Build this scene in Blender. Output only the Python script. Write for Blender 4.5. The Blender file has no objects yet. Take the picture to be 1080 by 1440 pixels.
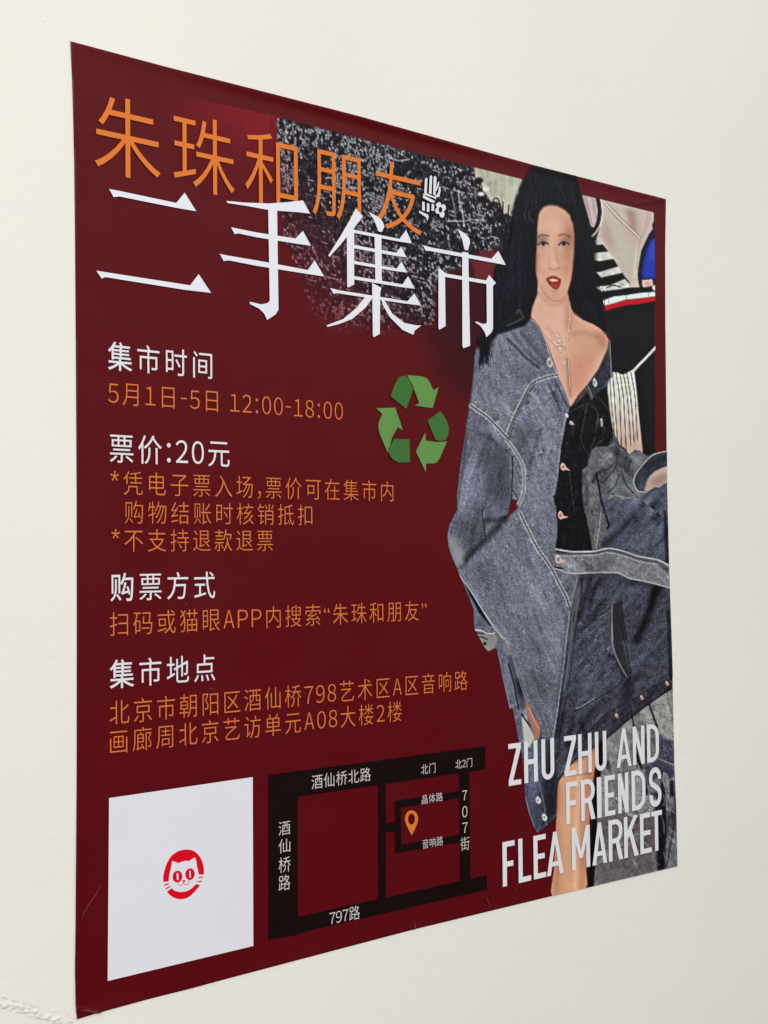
import bpy, math
import numpy as np
from mathutils import Vector
from mathutils.geometry import delaunay_2d_cdt

# ------------------------------------------------------------------ camera, light, exposure
S = bpy.context.scene
COL = S.collection
FPX, CX, CY, CZ, RX, RY, RZ = 2055.05583, -0.779333743, -1.31609730, 0.463227704, 1.60219361, 0.0103492786, -0.744315020
Z0 = 1.0                                     # height of the poster's lower edge above the floor
cam_d = bpy.data.cameras.new('camera')
cam_d.sensor_fit = 'VERTICAL'
cam_d.sensor_height = 36.0
cam_d.lens = FPX / 1440 * 36
cam_d.clip_start, cam_d.clip_end = 0.05, 100
cam = bpy.data.objects.new('camera', cam_d)
COL.objects.link(cam)
cam.location = (CX, CY, CZ + Z0)
cam.rotation_euler = (RX, RY, RZ)
S.camera = cam

S.view_settings.view_transform = 'Standard'
S.view_settings.look = 'None'
S.view_settings.exposure = 0.0
S.view_settings.gamma = 1.0
S.view_settings.use_curve_mapping = False

# the room around the wall: bright ceiling, darker floor
W = bpy.data.worlds.new('World')
S.world = W
W.use_nodes = True
wn, wl = W.node_tree.nodes, W.node_tree.links
bg = wn['Background']
tc = wn.new('ShaderNodeTexCoord'); sx = wn.new('ShaderNodeSeparateXYZ')
mr = wn.new('ShaderNodeMapRange'); cr = wn.new('ShaderNodeValToRGB')
wl.new(tc.outputs['Generated'], sx.inputs[0]); wl.new(sx.outputs['Z'], mr.inputs['Value'])
mr.inputs['From Min'].default_value = -1; mr.inputs['From Max'].default_value = 1
wl.new(mr.outputs[0], cr.inputs[0])
cr.color_ramp.elements[0].position = 0.50; cr.color_ramp.elements[0].color = (0.05, 0.048, 0.046, 1)
cr.color_ramp.elements[1].position = 0.72; cr.color_ramp.elements[1].color = (0.98, 0.97, 0.95, 1)
wl.new(cr.outputs[0], bg.inputs['Color'])
bg.inputs['Strength'].default_value = 0.95

def area(name, loc, target, size, power, color):
    d = bpy.data.lights.new(name, 'AREA'); d.shape = 'RECTANGLE'; d.size, d.size_y = size
    d.energy = power; d.color = color
    o = bpy.data.objects.new(name, d); COL.objects.link(o); o.location = loc
    o.rotation_euler = (Vector(target) - Vector(loc)).to_track_quat('-Z', 'Y').to_euler()
    return o
area('ceiling_lamp', (-1.9, -5.6, 4.2), (0.5, 0, 1.5), (2.2, 1.6), 338, (1.0, 0.988, 0.97))

# ------------------------------------------------------------------ maths: photo measurement -> wall plane
def rot():
    c, s = math.cos, math.sin
    X = np.array([[1, 0, 0], [0, c(RX), -s(RX)], [0, s(RX), c(RX)]])
    Y = np.array([[c(RY), 0, s(RY)], [0, 1, 0], [-s(RY), 0, c(RY)]])
    Z = np.array([[c(RZ), -s(RZ), 0], [s(RZ), c(RZ), 0], [0, 0, 1]])
    return Z @ Y @ X
M3 = rot()
def P(a):
    """measured points (n,2) -> metres on the poster plane (u to the right, v up from its lower edge)"""
    a = np.asarray(a, float).reshape(-1, 2)
    d = np.stack([(a[:, 0] - 540) / FPX, -(a[:, 1] - 720) / FPX, -np.ones(len(a))], 1) @ M3.T
    t = -CY / d[:, 1]
    return np.stack([CX + t * d[:, 0], CZ + t * d[:, 2]], 1)

def z(ox, oy, s, pts):                        # points read off an enlarged crop
    return [(ox + x * s, oy + y * s) for x, y in pts]

def smooth(pts, closed=True, n=5):            # Catmull-Rom
    p = np.asarray(pts, float); m = len(p); out = []
    for i in range(m if closed else m - 1):
        g = lambda k: p[k % m] if closed else p[min(max(k, 0), m - 1)]
        a, b, c, d = g(i - 1), g(i), g(i + 1), g(i + 2)
        for t in np.linspace(0, 1, n, endpoint=False):
            out.append(.5 * (2 * b + (c - a) * t + (2 * a - 5 * b + 4 * c - d) * t * t + (3 * b - a - 3 * c + d) * t ** 3))
    if not closed: out.append(p[-1])
    return [tuple(q) for q in out]

OUTLINE = [(98.3, 58.3), (229, 93.4), (367.8, 129.4), (499, 163.5), (637.8, 202.0), (704.4, 220), (751, 232.6), (808, 247.3), (840, 255.5), (895.5, 270), (928.9, 278.6), (935.3, 280.2),
           (934.7, 351), (935, 460), (936.8, 634), (937.6, 727), (940, 800), (942.5, 870), (944.7, 929), (945.8, 1000), (947.5, 1075), (950, 1133), (951.8, 1218),
           (778.5, 1259), (700, 1278), (580.8, 1306.8), (379, 1360), (318.5, 1376), (266.7, 1390), (209.6, 1404.3), (137, 1423.7), (107.6, 1432.3),
           (105.6, 1419), (104.7, 1365), (105.6, 1300), (106, 1244), (107.3, 1100), (107.6, 900), (107.4, 700), (106.3, 500), (105, 320), (104, 233), (102.7, 173), (101, 113)]
OUT_UV = P(OUTLINE)
def seg_dist(p, a, b):
    ab = b - a; t = np.clip(((p - a) @ ab) / max(ab @ ab, 1e-12), 0, 1)
    q = a + t[:, None] * ab
    return np.hypot(*(p - q).T), t, q
# curled edge: how far each stretch of the rim stands off the wall (metres)
LIFT = {0: .0006, 1: .0012, 2: .0034, 3: .0036, 4: .0018, 5: .0006, 6: .0006, 7: .0006, 8: .0008, 9: .0010, 10: .0016,
        30: .0012, 31: .0018, 32: .0010, 33: .0009, 34: .0010, 35: .0006, 43: .0006}
RIDGE = [((106, 1417.5), (146, 1424), .0016, .0009), ((893, 287), (931, 280.5), .0012, .0010), ((580, 1294), (582, 1306), .0010, .0008),
         ((683, 1260), (686, 1278), .0009, .0008), ((726, 1234), (722, 1252), .0010, .0006), ((536, 1072), (530, 1096), .003, .0005)]
def lift(uv):
    h = np.zeros(len(uv)); n = len(OUT_UV)
    top = .0003
    num = np.zeros(len(uv)); den = np.full(len(uv), 1e-9)
    for i in range(n):
        d, t, _ = seg_dist(uv, OUT_UV[i], OUT_UV[(i + 1) % n])
        a = LIFT.get(i, .0003); b = LIFT.get((i + 1) % n, .0003); pa = LIFT.get((i - 1) % n, .0003)
        amp = (a + pa) / 2 * (1 - t) + (a + b) / 2 * t
        w = np.exp(-(d / .004) ** 2) + 1e-12 / (1 + d * d * 1e4)
        num += w * amp * np.exp(-(d / .0075) ** 2); den += w
    h += num / den
    for a, b, wd, am in RIDGE:
        A, B = P([a, b])
        d, t, _ = seg_dist(uv, A, B)
        h += am * np.exp(-(d / wd) ** 2)
    return h
EPS = .000025
FRONT = .0007
def place(uv, layer):
    uv = np.asarray(uv, float)
    return np.stack([uv[:, 0], -(FRONT + lift(uv) + layer * EPS), uv[:, 1] + Z0], 1)

# ------------------------------------------------------------------ materials
def lin(c):
    c = np.asarray(c, float) / 255
    return np.where(c <= .04045, c / 12.92, ((c + .055) / 1.055) ** 2.4)
def print_tone(c):                              # ink on film: deep tones a touch deeper
    return np.maximum(lin(c) - .0045, .0012)
def ink(name, rgb=None, attr=False, rough=.42, grain=.06, gscale=900, stretch=(1, 1, 1), spec=.22):
    m = bpy.data.materials.new(name); m.use_nodes = True
    n, l = m.node_tree.nodes, m.node_tree.links
    b = n['Principled BSDF']
    b.inputs['Roughness'].default_value = rough
    b.inputs['Specular IOR Level'].default_value = spec
    tcn = n.new('ShaderNodeTexCoord'); mp = n.new('ShaderNodeMapping'); mp.inputs['Scale'].default_value = stretch
    l.new(tcn.outputs['Object'], mp.inputs[0])
    no = n.new('ShaderNodeTexNoise'); no.inputs['Scale'].default_value = gscale; no.inputs['Detail'].default_value = 3
    l.new(mp.outputs[0], no.inputs['Vector'])
    mrn = n.new('ShaderNodeMapRange'); mrn.inputs['To Min'].default_value = 1 - grain * 2; mrn.inputs['To Max'].default_value = 1 + grain * 2
    l.new(no.outputs['Fac'], mrn.inputs['Value'])
    mx = n.new('ShaderNodeMix'); mx.data_type = 'RGBA'; mx.blend_type = 'MULTIPLY'; mx.inputs[0].default_value = 1
    if attr:
        at = n.new('ShaderNodeVertexColor'); at.layer_name = 'ink'
        l.new(at.outputs['Color'], mx.inputs[6])
    else:
        mx.inputs[6].default_value = (*print_tone(rgb), 1)
    l.new(mrn.outputs[0], mx.inputs[7]); l.new(mx.outputs[2], b.inputs['Base Color'])
    # vinyl film: very slight orange-peel
    n2 = n.new('ShaderNodeTexNoise'); n2.inputs['Scale'].default_value = 130; n2.inputs['Detail'].default_value = 4
    l.new(tcn.outputs['Object'], n2.inputs['Vector'])
    bp = n.new('ShaderNodeBump'); bp.inputs['Strength'].default_value = .08; bp.inputs['Distance'].default_value = .002
    n4 = n.new('ShaderNodeTexNoise'); n4.inputs['Scale'].default_value = 7; n4.inputs['Detail'].default_value = 2
    l.new(tcn.outputs['Object'], n4.inputs['Vector'])
    b4 = n.new('ShaderNodeBump'); b4.inputs['Strength'].default_value = .22; b4.inputs['Distance'].default_value = .012
    l.new(n4.outputs['Fac'], b4.inputs['Height']); l.new(b4.outputs[0], bp.inputs['Normal'])
    l.new(n2.outputs['Fac'], bp.inputs['Height']); l.new(bp.outputs[0], b.inputs['Normal'])
    rr = n.new('ShaderNodeMapRange'); rr.inputs['To Min'].default_value = rough - .08; rr.inputs['To Max'].default_value = rough + .08
    n3 = n.new('ShaderNodeTexNoise'); n3.inputs['Scale'].default_value = 9; n3.inputs['Detail'].default_value = 5
    l.new(tcn.outputs['Object'], n3.inputs['Vector']); l.new(n3.outputs['Fac'], rr.inputs['Value']); l.new(rr.outputs[0], b.inputs['Roughness'])
    return m
MAROON = (88, 17, 23)
M_SHEET = ink('maroon_vinyl', MAROON, grain=.10, gscale=420)
M_PRINT = ink('printed_ink', attr=True, grain=.05, gscale=700)
M_DENIM = ink('printed_denim', attr=True, grain=.11, gscale=800)
M_ORANGE = ink('orange_ink', (218, 120, 50), grain=.04)
M_ORANGE2 = ink('amber_ink', (214, 118, 58), grain=.06)
M_WHITE = ink('white_ink', (226, 228, 236), grain=.02)
M_GREYW = ink('soft_white_ink', (222, 222, 226), grain=.03)
M_MAPW = ink('grey_white_ink', (206, 198, 196), grain=.04)
M_ROAD = ink('near_black_ink', (26, 4, 7), grain=.10)
M_GL = ink('light_green_ink', (98, 144, 76), grain=.08)
M_GD = ink('dark_green_ink', (62, 112, 54), grain=.08)
M_QR = ink('white_panel_ink', (222, 222, 230), grain=.02)
M_RED = ink('red_ink', (214, 18, 36), grain=.05)
M_SCR = ink('scuffed_vinyl', (122, 62, 60), grain=.2, rough=.6)
M_SILVER = ink('silver_ink', (226, 206, 196), grain=.1)

def wall_mat(name, col):
    m = bpy.data.materials.new(name); m.use_nodes = True
    n, l = m.node_tree.nodes, m.node_tree.links
    b = n['Principled BSDF']; b.inputs['Roughness'].default_value = .62; b.inputs['Specular IOR Level'].default_value = .35
    t = n.new('ShaderNodeTexCoord')
    a = n.new('ShaderNodeTexNoise'); a.inputs['Scale'].default_value = 2.2; a.inputs['Detail'].default_value = 6
    l.new(t.outputs['Object'], a.inputs['Vector'])
    r = n.new('ShaderNodeValToRGB'); r.color_ramp.elements[0].position = .3; r.color_ramp.elements[1].position = .7
    r.color_ramp.elements[0].color = (*(np.array(col) * .97), 1); r.color_ramp.elements[1].color = (*(np.array(col) * 1.02), 1)
    l.new(a.outputs['Fac'], r.inputs[0]); l.new(r.outputs[0], b.inputs['Base Color'])
    g = n.new('ShaderNodeTexNoise'); g.inputs['Scale'].default_value = 210; g.inputs['Detail'].default_value = 5; g.inputs['Roughness'].default_value = .6
    h = n.new('ShaderNodeTexNoise'); h.inputs['Scale'].default_value = 38; h.inputs['Detail'].default_value = 5
    for q in (g, h): l.new(t.outputs['Object'], q.inputs['Vector'])
    b1 = n.new('ShaderNodeBump'); b1.inputs['Strength'].default_value = .15; b1.inputs['Distance'].default_value = .002
    b2 = n.new('ShaderNodeBump'); b2.inputs['Strength'].default_value = .06; b2.inputs['Distance'].default_value = .006
    l.new(g.outputs['Fac'], b1.inputs['Height']); l.new(h.outputs['Fac'], b2.inputs['Height'])
    l.new(b2.outputs[0], b1.inputs['Normal']); l.new(b1.outputs[0], b.inputs['Normal'])
    return m
M_WALL = wall_mat('painted_plaster', (.80, .785, .727))
M_CRACK = wall_mat('bare_plaster', (.74, .72, .66))

# ------------------------------------------------------------------ mesh helpers
def link(name, verts, faces, mat, parent=None):
    me = bpy.data.meshes.new(name)
    me.from_pydata([tuple(map(float, v)) for v in verts], [], [tuple(map(int, f)) for f in faces])
    me.update()
    o = bpy.data.objects.new(name, me); COL.objects.link(o)
    me.materials.append(mat)
    if parent is not None:
        o.parent = parent
    return o
def empty(name, parent=None, loc=(0, 0, 0)):
    o = bpy.data.objects.new(name, None); COL.objects.link(o); o.location = loc; o.empty_display_size = .05
    if parent is not None: o.parent = parent
    return o
def area2(p):
    p = np.asarray(p); q = np.roll(p, -1, 0)
    return ((p[:, 0] * q[:, 1] - q[:, 0] * p[:, 1]).sum())
def union(polys, holes=()):
    """exact union of 2-D polygons (u,v) minus holes -> verts, triangles"""
    vs, fs = [], []
    for p in list(polys) + list(holes):
        p = [tuple(q) for q in p]
        if area2(p) < 0: p = p[::-1]
        fs.append(list(range(len(vs), len(vs) + len(p)))); vs += [Vector(q) for q in p]
    k = len(polys)
    v, e, f, ov, oe, of = delaunay_2d_cdt(vs, [], fs, 0, 1e-7, True)
    keep = [t for t, o in zip(f, of) if any(i < k for i in o) and not any(i >= k for i in o)]
    return np.array([tuple(q) for q in v]), keep
def flat(name, polys, layer, mat, parent, holes=(), uv=False):
    layer += 44
    if not uv:
        polys = [P(p) for p in polys]; holes = [P(p) for p in holes]
    v, f = union(polys, holes)
    return link(name, place(v, layer), [t[::1] for t in f], mat, parent)
def thick(path, w, closed=False):
    """constant-width ribbon round a 2-D path as one polygon (mitred)"""
    p = np.asarray(path, float); n = len(p); L, R = [], []
    for i in range(n):
        a = p[i] - p[i - 1] if i > 0 else p[1] - p[0]
        b = p[i + 1] - p[i] if i < n - 1 else p[-1] - p[-2]
        a = a / (np.hypot(*a) + 1e-12); b = b / (np.hypot(*b) + 1e-12)
        t = a + b; t /= np.hypot(*t) + 1e-12
        nn = np.array([-t[1], t[0]]); k = 1 / max(.5, nn @ np.array([-a[1], a[0]]))
        L.append(p[i] + nn * w / 2 * k); R.append(p[i] - nn * w / 2 * k)
    return [tuple(q) for q in L + R[::-1]]
def ell(cx, cy, rx, ry, n=28, tilt=0):
    t = np.linspace(0, 2 * math.pi, n, endpoint=False); c, s = math.cos(tilt), math.sin(tilt)
    x, y = rx * np.cos(t), ry * np.sin(t)
    return [tuple(q) for q in np.stack([cx + x * c - y * s, cy + x * s + y * c], 1)]

# ------------------------------------------------------------------ the printed picture: an ink canvas in numpy
X0, Y0, X1, Y1, K = 205, 105, 965, 1275, 2
CH, CW = (Y1 - Y0) * K, (X1 - X0) * K
rng = np.random.default_rng(7)
canvas = np.empty((CH, CW, 3), np.float32); canvas[:] = np.array(MAROON) / 255.
YY, XX = np.mgrid[0:CH, 0:CW].astype(np.float32)
XX = XX / K + X0; YY = YY / K + Y0
def gblur(a, sy, sx=None):
    sx = sy if sx is None else sx
    for ax, s in ((0, sy), (1, sx)):
        if s < .25: continue
        r = int(3 * s + 1); k = np.exp(-.5 * (np.arange(-r, r + 1) / s) ** 2); k /= k.sum()
        pad = [(0, 0)] * a.ndim; pad[ax] = (r, r)
        b = np.pad(a, pad, mode='edge'); out = np.zeros_like(a); n = a.shape[ax]
        for i, w in enumerate(k):
            out += w * (b[i:i + n] if ax == 0 else b[:, i:i + n])
        a = out
    return a
def noise(sy, sx=None):
    a = gblur(rng.standard_normal((CH, CW)).astype(np.float32), sy * K, (sy if sx is None else sx) * K)
    return a / a.std()
def rotnoise(deg, sl, ss):
    a = gblur(rng.standard_normal((1700, 1700)).astype(np.float32), ss * K, sl * K); a /= a.std()
    c, q = math.cos(math.radians(deg)), math.sin(math.radians(deg))
    u = ((XX * c + YY * q) * K).astype(int) % 1700; v = ((-XX * q + YY * c) * K).astype(int) % 1700
    return a[v, u]
N_GRAIN = noise(.45); N_MED = noise(2.2); N_BIG = noise(12); N_VERT = noise(1.6, .45); N_HOR = noise(.4, 1.7); N_STR = noise(7, .6)
def win(pts, pad):
    p = np.asarray(pts, float)
    x0 = max(0, int((p[:, 0].min() - pad - X0) * K)); x1 = min(CW, int((p[:, 0].max() + pad - X0) * K) + 2)
    y0 = max(0, int((p[:, 1].min() - pad - Y0) * K)); y1 = min(CH, int((p[:, 1].max() + pad - Y0) * K) + 2)
    return slice(y0, y1), slice(x0, x1)
def pmask(pts, soft=.5):
    w = win(pts, soft * 3 + 1); x, y = XX[w], YY[w]
    m = np.zeros(x.shape, bool); p = np.asarray(pts, float); n = len(p)
    for i in range(n):
        (ax, ay), (bx, by) = p[i], p[(i + 1) % n]
        if ay == by: continue
        c = ((ay > y) != (by > y)) & (x < (bx - ax) * (y - ay) / (by - ay) + ax)
        m ^= c
    return w, gblur(m.astype(np.float32), soft * K)
def lmask(pts, wd, soft=.5):
    w = win(pts, wd + soft * 3 + 1); x, y = XX[w], YY[w]
    d = np.full(x.shape, 1e9, np.float32); p = np.asarray(pts, float)
    for a, b in zip(p[:-1], p[1:]):
        ab = b - a; L = max(ab @ ab, 1e-9)
        t = np.clip(((x - a[0]) * ab[0] + (y - a[1]) * ab[1]) / L, 0, 1)
        d = np.minimum(d, np.hypot(x - a[0] - t * ab[0], y - a[1] - t * ab[1]))
    return w, np.clip((wd / 2 + soft - d) / (2 * soft), 0, 1)
def mix(w, m, col):
    c = np.asarray(col, np.float32) / 255.
    canvas[w] += (c - canvas[w]) * m[..., None]
def fill(pts, col, soft=.5, alpha=1.):
    w, m = pmask(pts, soft); mix(w, m * alpha, col)
def line(pts, wd, col, alpha=1., soft=.5, sm=True):
    if sm and len(pts) > 2: pts = smooth(pts, False, 5)
    w, m = lmask(pts, wd, soft); mix(w, m * alpha, col)
def tone(pts, k, soft=4.):                    # printed tone of a fold: multiply the ink
    k = 1 + (k - 1) * 1.55; w, m = pmask(pts, soft); canvas[w] *= (1 + (k - 1) * m)[..., None]
def tline(pts, wd, k, soft=3.):
    if len(pts) > 2: pts = smooth(pts, False, 5)
    w, m = lmask(pts, wd, soft); m = m * m * (3 - 2 * m); k = max(.2, 1 + (k - 1) * 1.3); canvas[w] *= (1 + (k - 1) * m)[..., None]
def sst(a, b, x):
    t = np.clip((x - a) / (b - a), 0, 1); return t * t * (3 - 2 * t)
def g(x, y): return (640 + x * .27778, 420 + y * .27778)
def G_(p): return z(640, 420, .27778, p)
def H_(p): return z(620, 600, .166667, p)
def I_(p): return z(770, 560, .166667, p)
def J_(p): return z(620, 720, .166667, p)
def K_(p): return z(780, 720, .166667, p)
def L_(p): return z(660, 860, .27778, p)
def M_(p): return z(680, 1000, .25926, p)
def N_(p): return z(820, 960, .12963, p)
def Q_(p): return z(660, 860, .12963, p)
def R_(p): return z(810, 260, .12037, p)
def T_(p): return z(820, 380, .11111, p)
def U_(p): return z(780, 1120, .166667, p)
def V_(p): return z(640, 220, .11111, p)

# --- red cloth fading out of the maroon, top left
topline = lambda x: 127.3 + (x - 222) * .2166 + np.maximum(0, x - 389) * .037
inside = (YY > topline(XX)).astype(np.float32); inside = gblur(inside, .8)
glow = np.exp(-(((XX - 372) / 62) ** 2 + ((YY - 172) / 50) ** 2)) * .9 + .45 * np.exp(-(((XX - 300) / 60) ** 2 + ((YY - 150) / 32) ** 2))
glow *= inside * (XX < 389) * np.clip(1.05 + .10 * N_STR, .7, 1.3)
canvas += glow[..., None] * (np.array([138, 26, 40]) / 255. - canvas) * .62
line([(381, 168), (386, 195), (383, 230)], 4, (96, 22, 32), .7, 2)
# --- dark cloth behind the title and round the hair
dk = [(613, 372), (700, 348), (740, 380), (720, 470), (690, 520), (672, 560), (640, 560), (618, 520), (600, 470)]
fill(dk, (38, 18, 24), 16, .62)
# --- black and white tweed
tw = [(389, 165), (665, 235.5), (667, 250), (676, 258), (680, 268), (690, 282), (703, 285), (714, 300), (722, 312), (724, 345), (712, 350), (668, 357), (660, 372), (640, 378), (614, 392), (613, 455), (560, 475), (450, 475), (398, 330), (389, 215)]
w, m = pmask(tw, 1.2)
x, y = XX[w], YY[w]
fade = sst(-70, 190, y - (205 + (x - 389) * 1.02)); fade = np.maximum(fade, sst(430, 476, y))
fade = np.maximum(fade, .55 * sst(450, 389, x) * sst(190, 260, y))
base = np.stack([22 + 8 * N_MED[w] + 6 * N_HOR[w], 22 + 7 * N_MED[w] + 6 * N_HOR[w], 30 + 8 * N_MED[w] + 6 * N_HOR[w]], -1)
xw = x + .7 * N_MED[w] + .25 * (y - 300) * .02
cxi = np.floor(xw / 2.7).astype(int); off_ = rng.uniform(0, 9, 4000)[cxi % 4000]
yw = y - .235 * (x - 389) + off_ + .5 * N_MED[w]
cyi = np.floor(yw / 4.3).astype(int)
hsh = rng.uniform(0, 1, (1009, 1013))[cxi % 1009, cyi % 1013]
fx_ = (xw / 2.7) % 1 - .5; fy_ = (yw / 4.3) % 1 - .5
th = sst(.66, .86, hsh + .22 * N_BIG[w] + .10 * N_MED[w]) * sst(.52, .22, np.abs(fx_)) * sst(.52, .30, np.abs(fy_)) * (.55 + .6 * (hsh * 7 % 1))
yh = np.floor((y - .25 * (x - 389)) / 5.2).astype(int); hh = rng.uniform(0, 1, (503, 509))[yh % 503, np.floor((x + 3 * N_MED[w]) / 6.5).astype(int) % 509]
fh = ((y - .25 * (x - 389)) / 5.2) % 1 - .5
th = np.maximum(th, sst(.89, .95, hh) * sst(.24, .10, np.abs(fh)) * .8)
fl = np.clip(gblur(th.astype(np.float32), .35 * K) * 1.15 + .15 * np.clip(N_VERT[w], 0, 2.5), 0, 1)
fl = fl * .74
tw_c = base + fl[..., None] * (np.array([205, 200, 208]) - base) * .85
mar = np.array(MAROON) + np.array([-8, 6, 8]) + fl[..., None] * np.array([70, 56, 62])
tw_c = tw_c * (1 - fade[..., None] * .85) + mar * fade[..., None] * .85
t2 = y - (205 + (x - 389) * 1.02)
edge = (1 - sst(446, 480, y)) * (1 - sst(120, 225, t2)) * (1 - .8 * sst(604, 616, x) * sst(392, 400, y)) * m
canvas[w] += (tw_c / 255. - canvas[w]) * edge[..., None]
for pts, wd, a in (([(631, 311), (650, 311), (664, 309), (680, 311)], 1.6, .6), ([(644, 268), (646, 285), (650, 300), (652, 318)], 2.2, .6), ([(633, 268), (638, 290), (640, 305)], 1.3, .5),
                   ([(400, 171), (402, 185), (401, 200)], 2, .5), ([(411, 176), (412, 190)], 1.5, .45), ([(548, 222), (560, 226), (575, 224)], 2, .55), ([(495, 222), (508, 226), (520, 220)], 2, .4),
                   ([(655, 330), (656, 345), (652, 362)], 1.3, .45), ([(628, 330), (632, 350), (630, 365)], 1.2, .4), ([(545, 205), (560, 215), (572, 222)], 1.4, .35)):
    line(pts, wd, (205, 205, 212), a, .7)
fill(smooth(z(560, 220, .1111, [(450, 560), (610, 570), (620, 700), (590, 790), (480, 800), (360, 740), (280, 690), (280, 480), (330, 240), (470, 220), (540, 300), (540, 500)])), (22, 22, 28), 2, .8)
# --- pale cloth left of the hair
pc = [(666, 235), (734, 252), (732, 262), (726, 280), (719, 305), (712, 300), (708, 302), (704, 288), (698, 284), (690, 284), (685, 276), (680, 270), (676, 258), (668, 250)]
fill(pc, (176, 174, 158), .8)
w, m = pmask(pc, .8); canvas[w] *= (1 + m * (.035 * N_STR[w] + .03 * N_MED[w]))[..., None]
fill([(706, 258), (732, 258), (724, 285), (718, 300), (710, 282)], (196, 197, 182), 4, .7)
line([(676, 240), (682, 255), (686, 262)], 1.2, (150, 148, 132), .8, .8)
fill(ell(673, 254, 6, 4.5), (24, 24, 28), 1); fill(ell(683, 266, 5, 3.6), (214, 210, 204), 1); fill(ell(676, 273, 5, 3), (206, 204, 200), 1); fill(ell(668, 272, 3, 8), (110, 122, 130), 1.2, .8)
fill(ell(676, 281, 7, 4), (26, 26, 30), 1.2)
for a in ([(692, 296), (693, 282), (698, 279), (702, 286), (703, 298)], [(706, 300), (707, 284)], [(714, 302), (715, 289)], [(699, 300), (699, 290)]):
    line(a, 2.0, (26, 26, 26), .9, .7)
# --- reddish patch between tweed and hair
fill([(662, 362), (690, 352), (722, 347), (726, 356), (706, 368), (694, 380), (692, 394), (680, 396), (668, 392)], (104, 36, 40), 2.2, .95)

# --- clothes right of the hair
fill([(812, 272.5), (919.5, 298.8), (921, 642), (840, 642), (826, 480), (812, 420)], (24, 24, 28), .5)
pw = [(815, 273.3), (838, 278.8), (840.5, 290), (840, 308), (835.5, 321), (830, 318), (824, 298)]
fill(pw, (186, 166, 166), .8)
for a, b, c in (((822, 276), (832, 316), (150, 120, 128)), ((828, 278), (834, 312), (206, 196, 190)), ((833, 279), (838, 305), (160, 140, 142)), ((818, 276), (828, 306), (214, 196, 200))):
    line([a, b], 2.4, c, .6, 1.4)
fill([(843.5, 279.9), (919, 298.8), (918.5, 311), (916.2, 316), (917.4, 322), (912, 329), (907, 340), (901, 354), (898, 370), (896, 386), (897.5, 393), (890, 404), (879, 390), (868, 374), (858, 358), (846, 343), (838, 337), (842, 322), (846, 305)], (193, 176, 165), .6)
for pl, c, a, s in (([(846, 285), (862, 290), (876, 330), (890, 352), (880, 385), (862, 358), (846, 330)], (196, 192, 178), .6, 6), ([(878, 293), (892, 296), (896, 330), (886, 322)], (158, 128, 124), .75, 3), ([(866, 290), (876, 292), (882, 315), (872, 308)], (206, 190, 182), .7, 3),
                    ([(848, 300), (856, 320), (866, 352), (856, 350), (845, 332)], (176, 152, 146), .8, 4), ([(876, 335), (886, 345), (890, 390), (884, 392), (876, 366)], (188, 190, 176), .7, 3), ([(893, 352), (899, 345), (894, 390), (888, 395)], (214, 204, 188), .8, 2),
                    ([(898, 300), (917, 302), (914, 322), (904, 334)], (208, 192, 182), .7, 3)):
    fill(pl, c, s, a)
for p_ in ([(847, 284), (858, 297), (868, 308), (885, 324), (899, 337)], [(851, 283), (864, 297), (876, 310), (889, 322), (901, 334)]):
    line(p_, 1.0, (138, 116, 112), .75, .6)
line([(849, 284), (861, 297), (872, 309), (887, 323), (900, 336)], 1.8, (214, 200, 190), .8, .8)
for p_ in ([(911, 298), (908, 315), (903, 330), (899, 342), (896, 365), (895, 380)], [(914, 300), (911, 316), (906, 330)]):
    line(p_, 1.0, (150, 130, 124), .7, .6)
line([(843, 342), (856, 358), (868, 375), (880, 392)], 1.6, (216, 190, 186), .8, .8)
line([(840, 279), (842.5, 296), (840.5, 313), (834, 325), (826, 331)], 5.6, (20, 21, 26), 1, .6)
line([(844.3, 280.5), (846.8, 296), (844.5, 313), (838, 326), (831, 333.5)], 1.4, (206, 206, 208), 1, .5)
fill([(826, 330), (838, 337), (846, 343), (858, 358), (868, 374), (879, 390), (890, 404), (840, 425), (828, 400)], (20, 20, 23), .5)
for pl in (R_([(215, 650), (280, 618), (325, 690), (230, 705)]), R_([(200, 800), (260, 793), (378, 778), (445, 862), (262, 892), (200, 880)]), R_([(230, 1020), (280, 1018), (492, 953), (545, 1025), (288, 1082)]),
           T_([(150, 222), (180, 210), (340, 193), (520, 112), (560, 150), (610, 212), (470, 238), (230, 268)])):
    w, m = pmask(pl, .6); m = m * sst(831, 843, XX[w]); mix(w, m, (196, 198, 192)); canvas[w] *= (1 + .05 * m * N_MED[w])[..., None]
fill(T_([(520, 215), (590, 215), (560, 175), (640, 128), (695, 118), (712, 218)]), (198, 188, 174), .6)
line(T_([(290, 225), (380, 195), (470, 215)]), 1.8, (24, 24, 28), 1, .5)
line(T_([(480, 0), (600, 210)]), 1.0, (150, 136, 126), .8, .5)
fill([(919.5, 320), (914, 329), (908, 340), (902, 352), (898.5, 372), (896.5, 390), (899, 405), (921, 405), (921, 330)], (22, 28, 66), .8)
fill([(921, 335), (915, 338), (909, 352), (904, 372), (902, 384), (904, 391), (921, 391.5)], (36, 56, 166), 1.2)
fill([(921, 338), (915, 344), (912, 358), (916, 366), (921, 360)], (52, 78, 190), 2, .7)
fill(T_([(740, 125), (870, 115), (880, 195), (760, 220), (738, 190)]), (214, 184, 176), .7); fill(T_([(775, 150), (840, 145), (845, 185), (785, 195)]), (204, 138, 138), .8, .7)
fill(T_([(865, 205), (905, 185), (905, 260), (880, 255)]), (206, 206, 210), .6)
wl_ = T_([(246, 385), (380, 335), (540, 318), (700, 292), (905, 275), (905, 332), (700, 358), (540, 372), (400, 415), (248, 455)])
fill(wl_, (214, 216, 222), .5)
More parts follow.
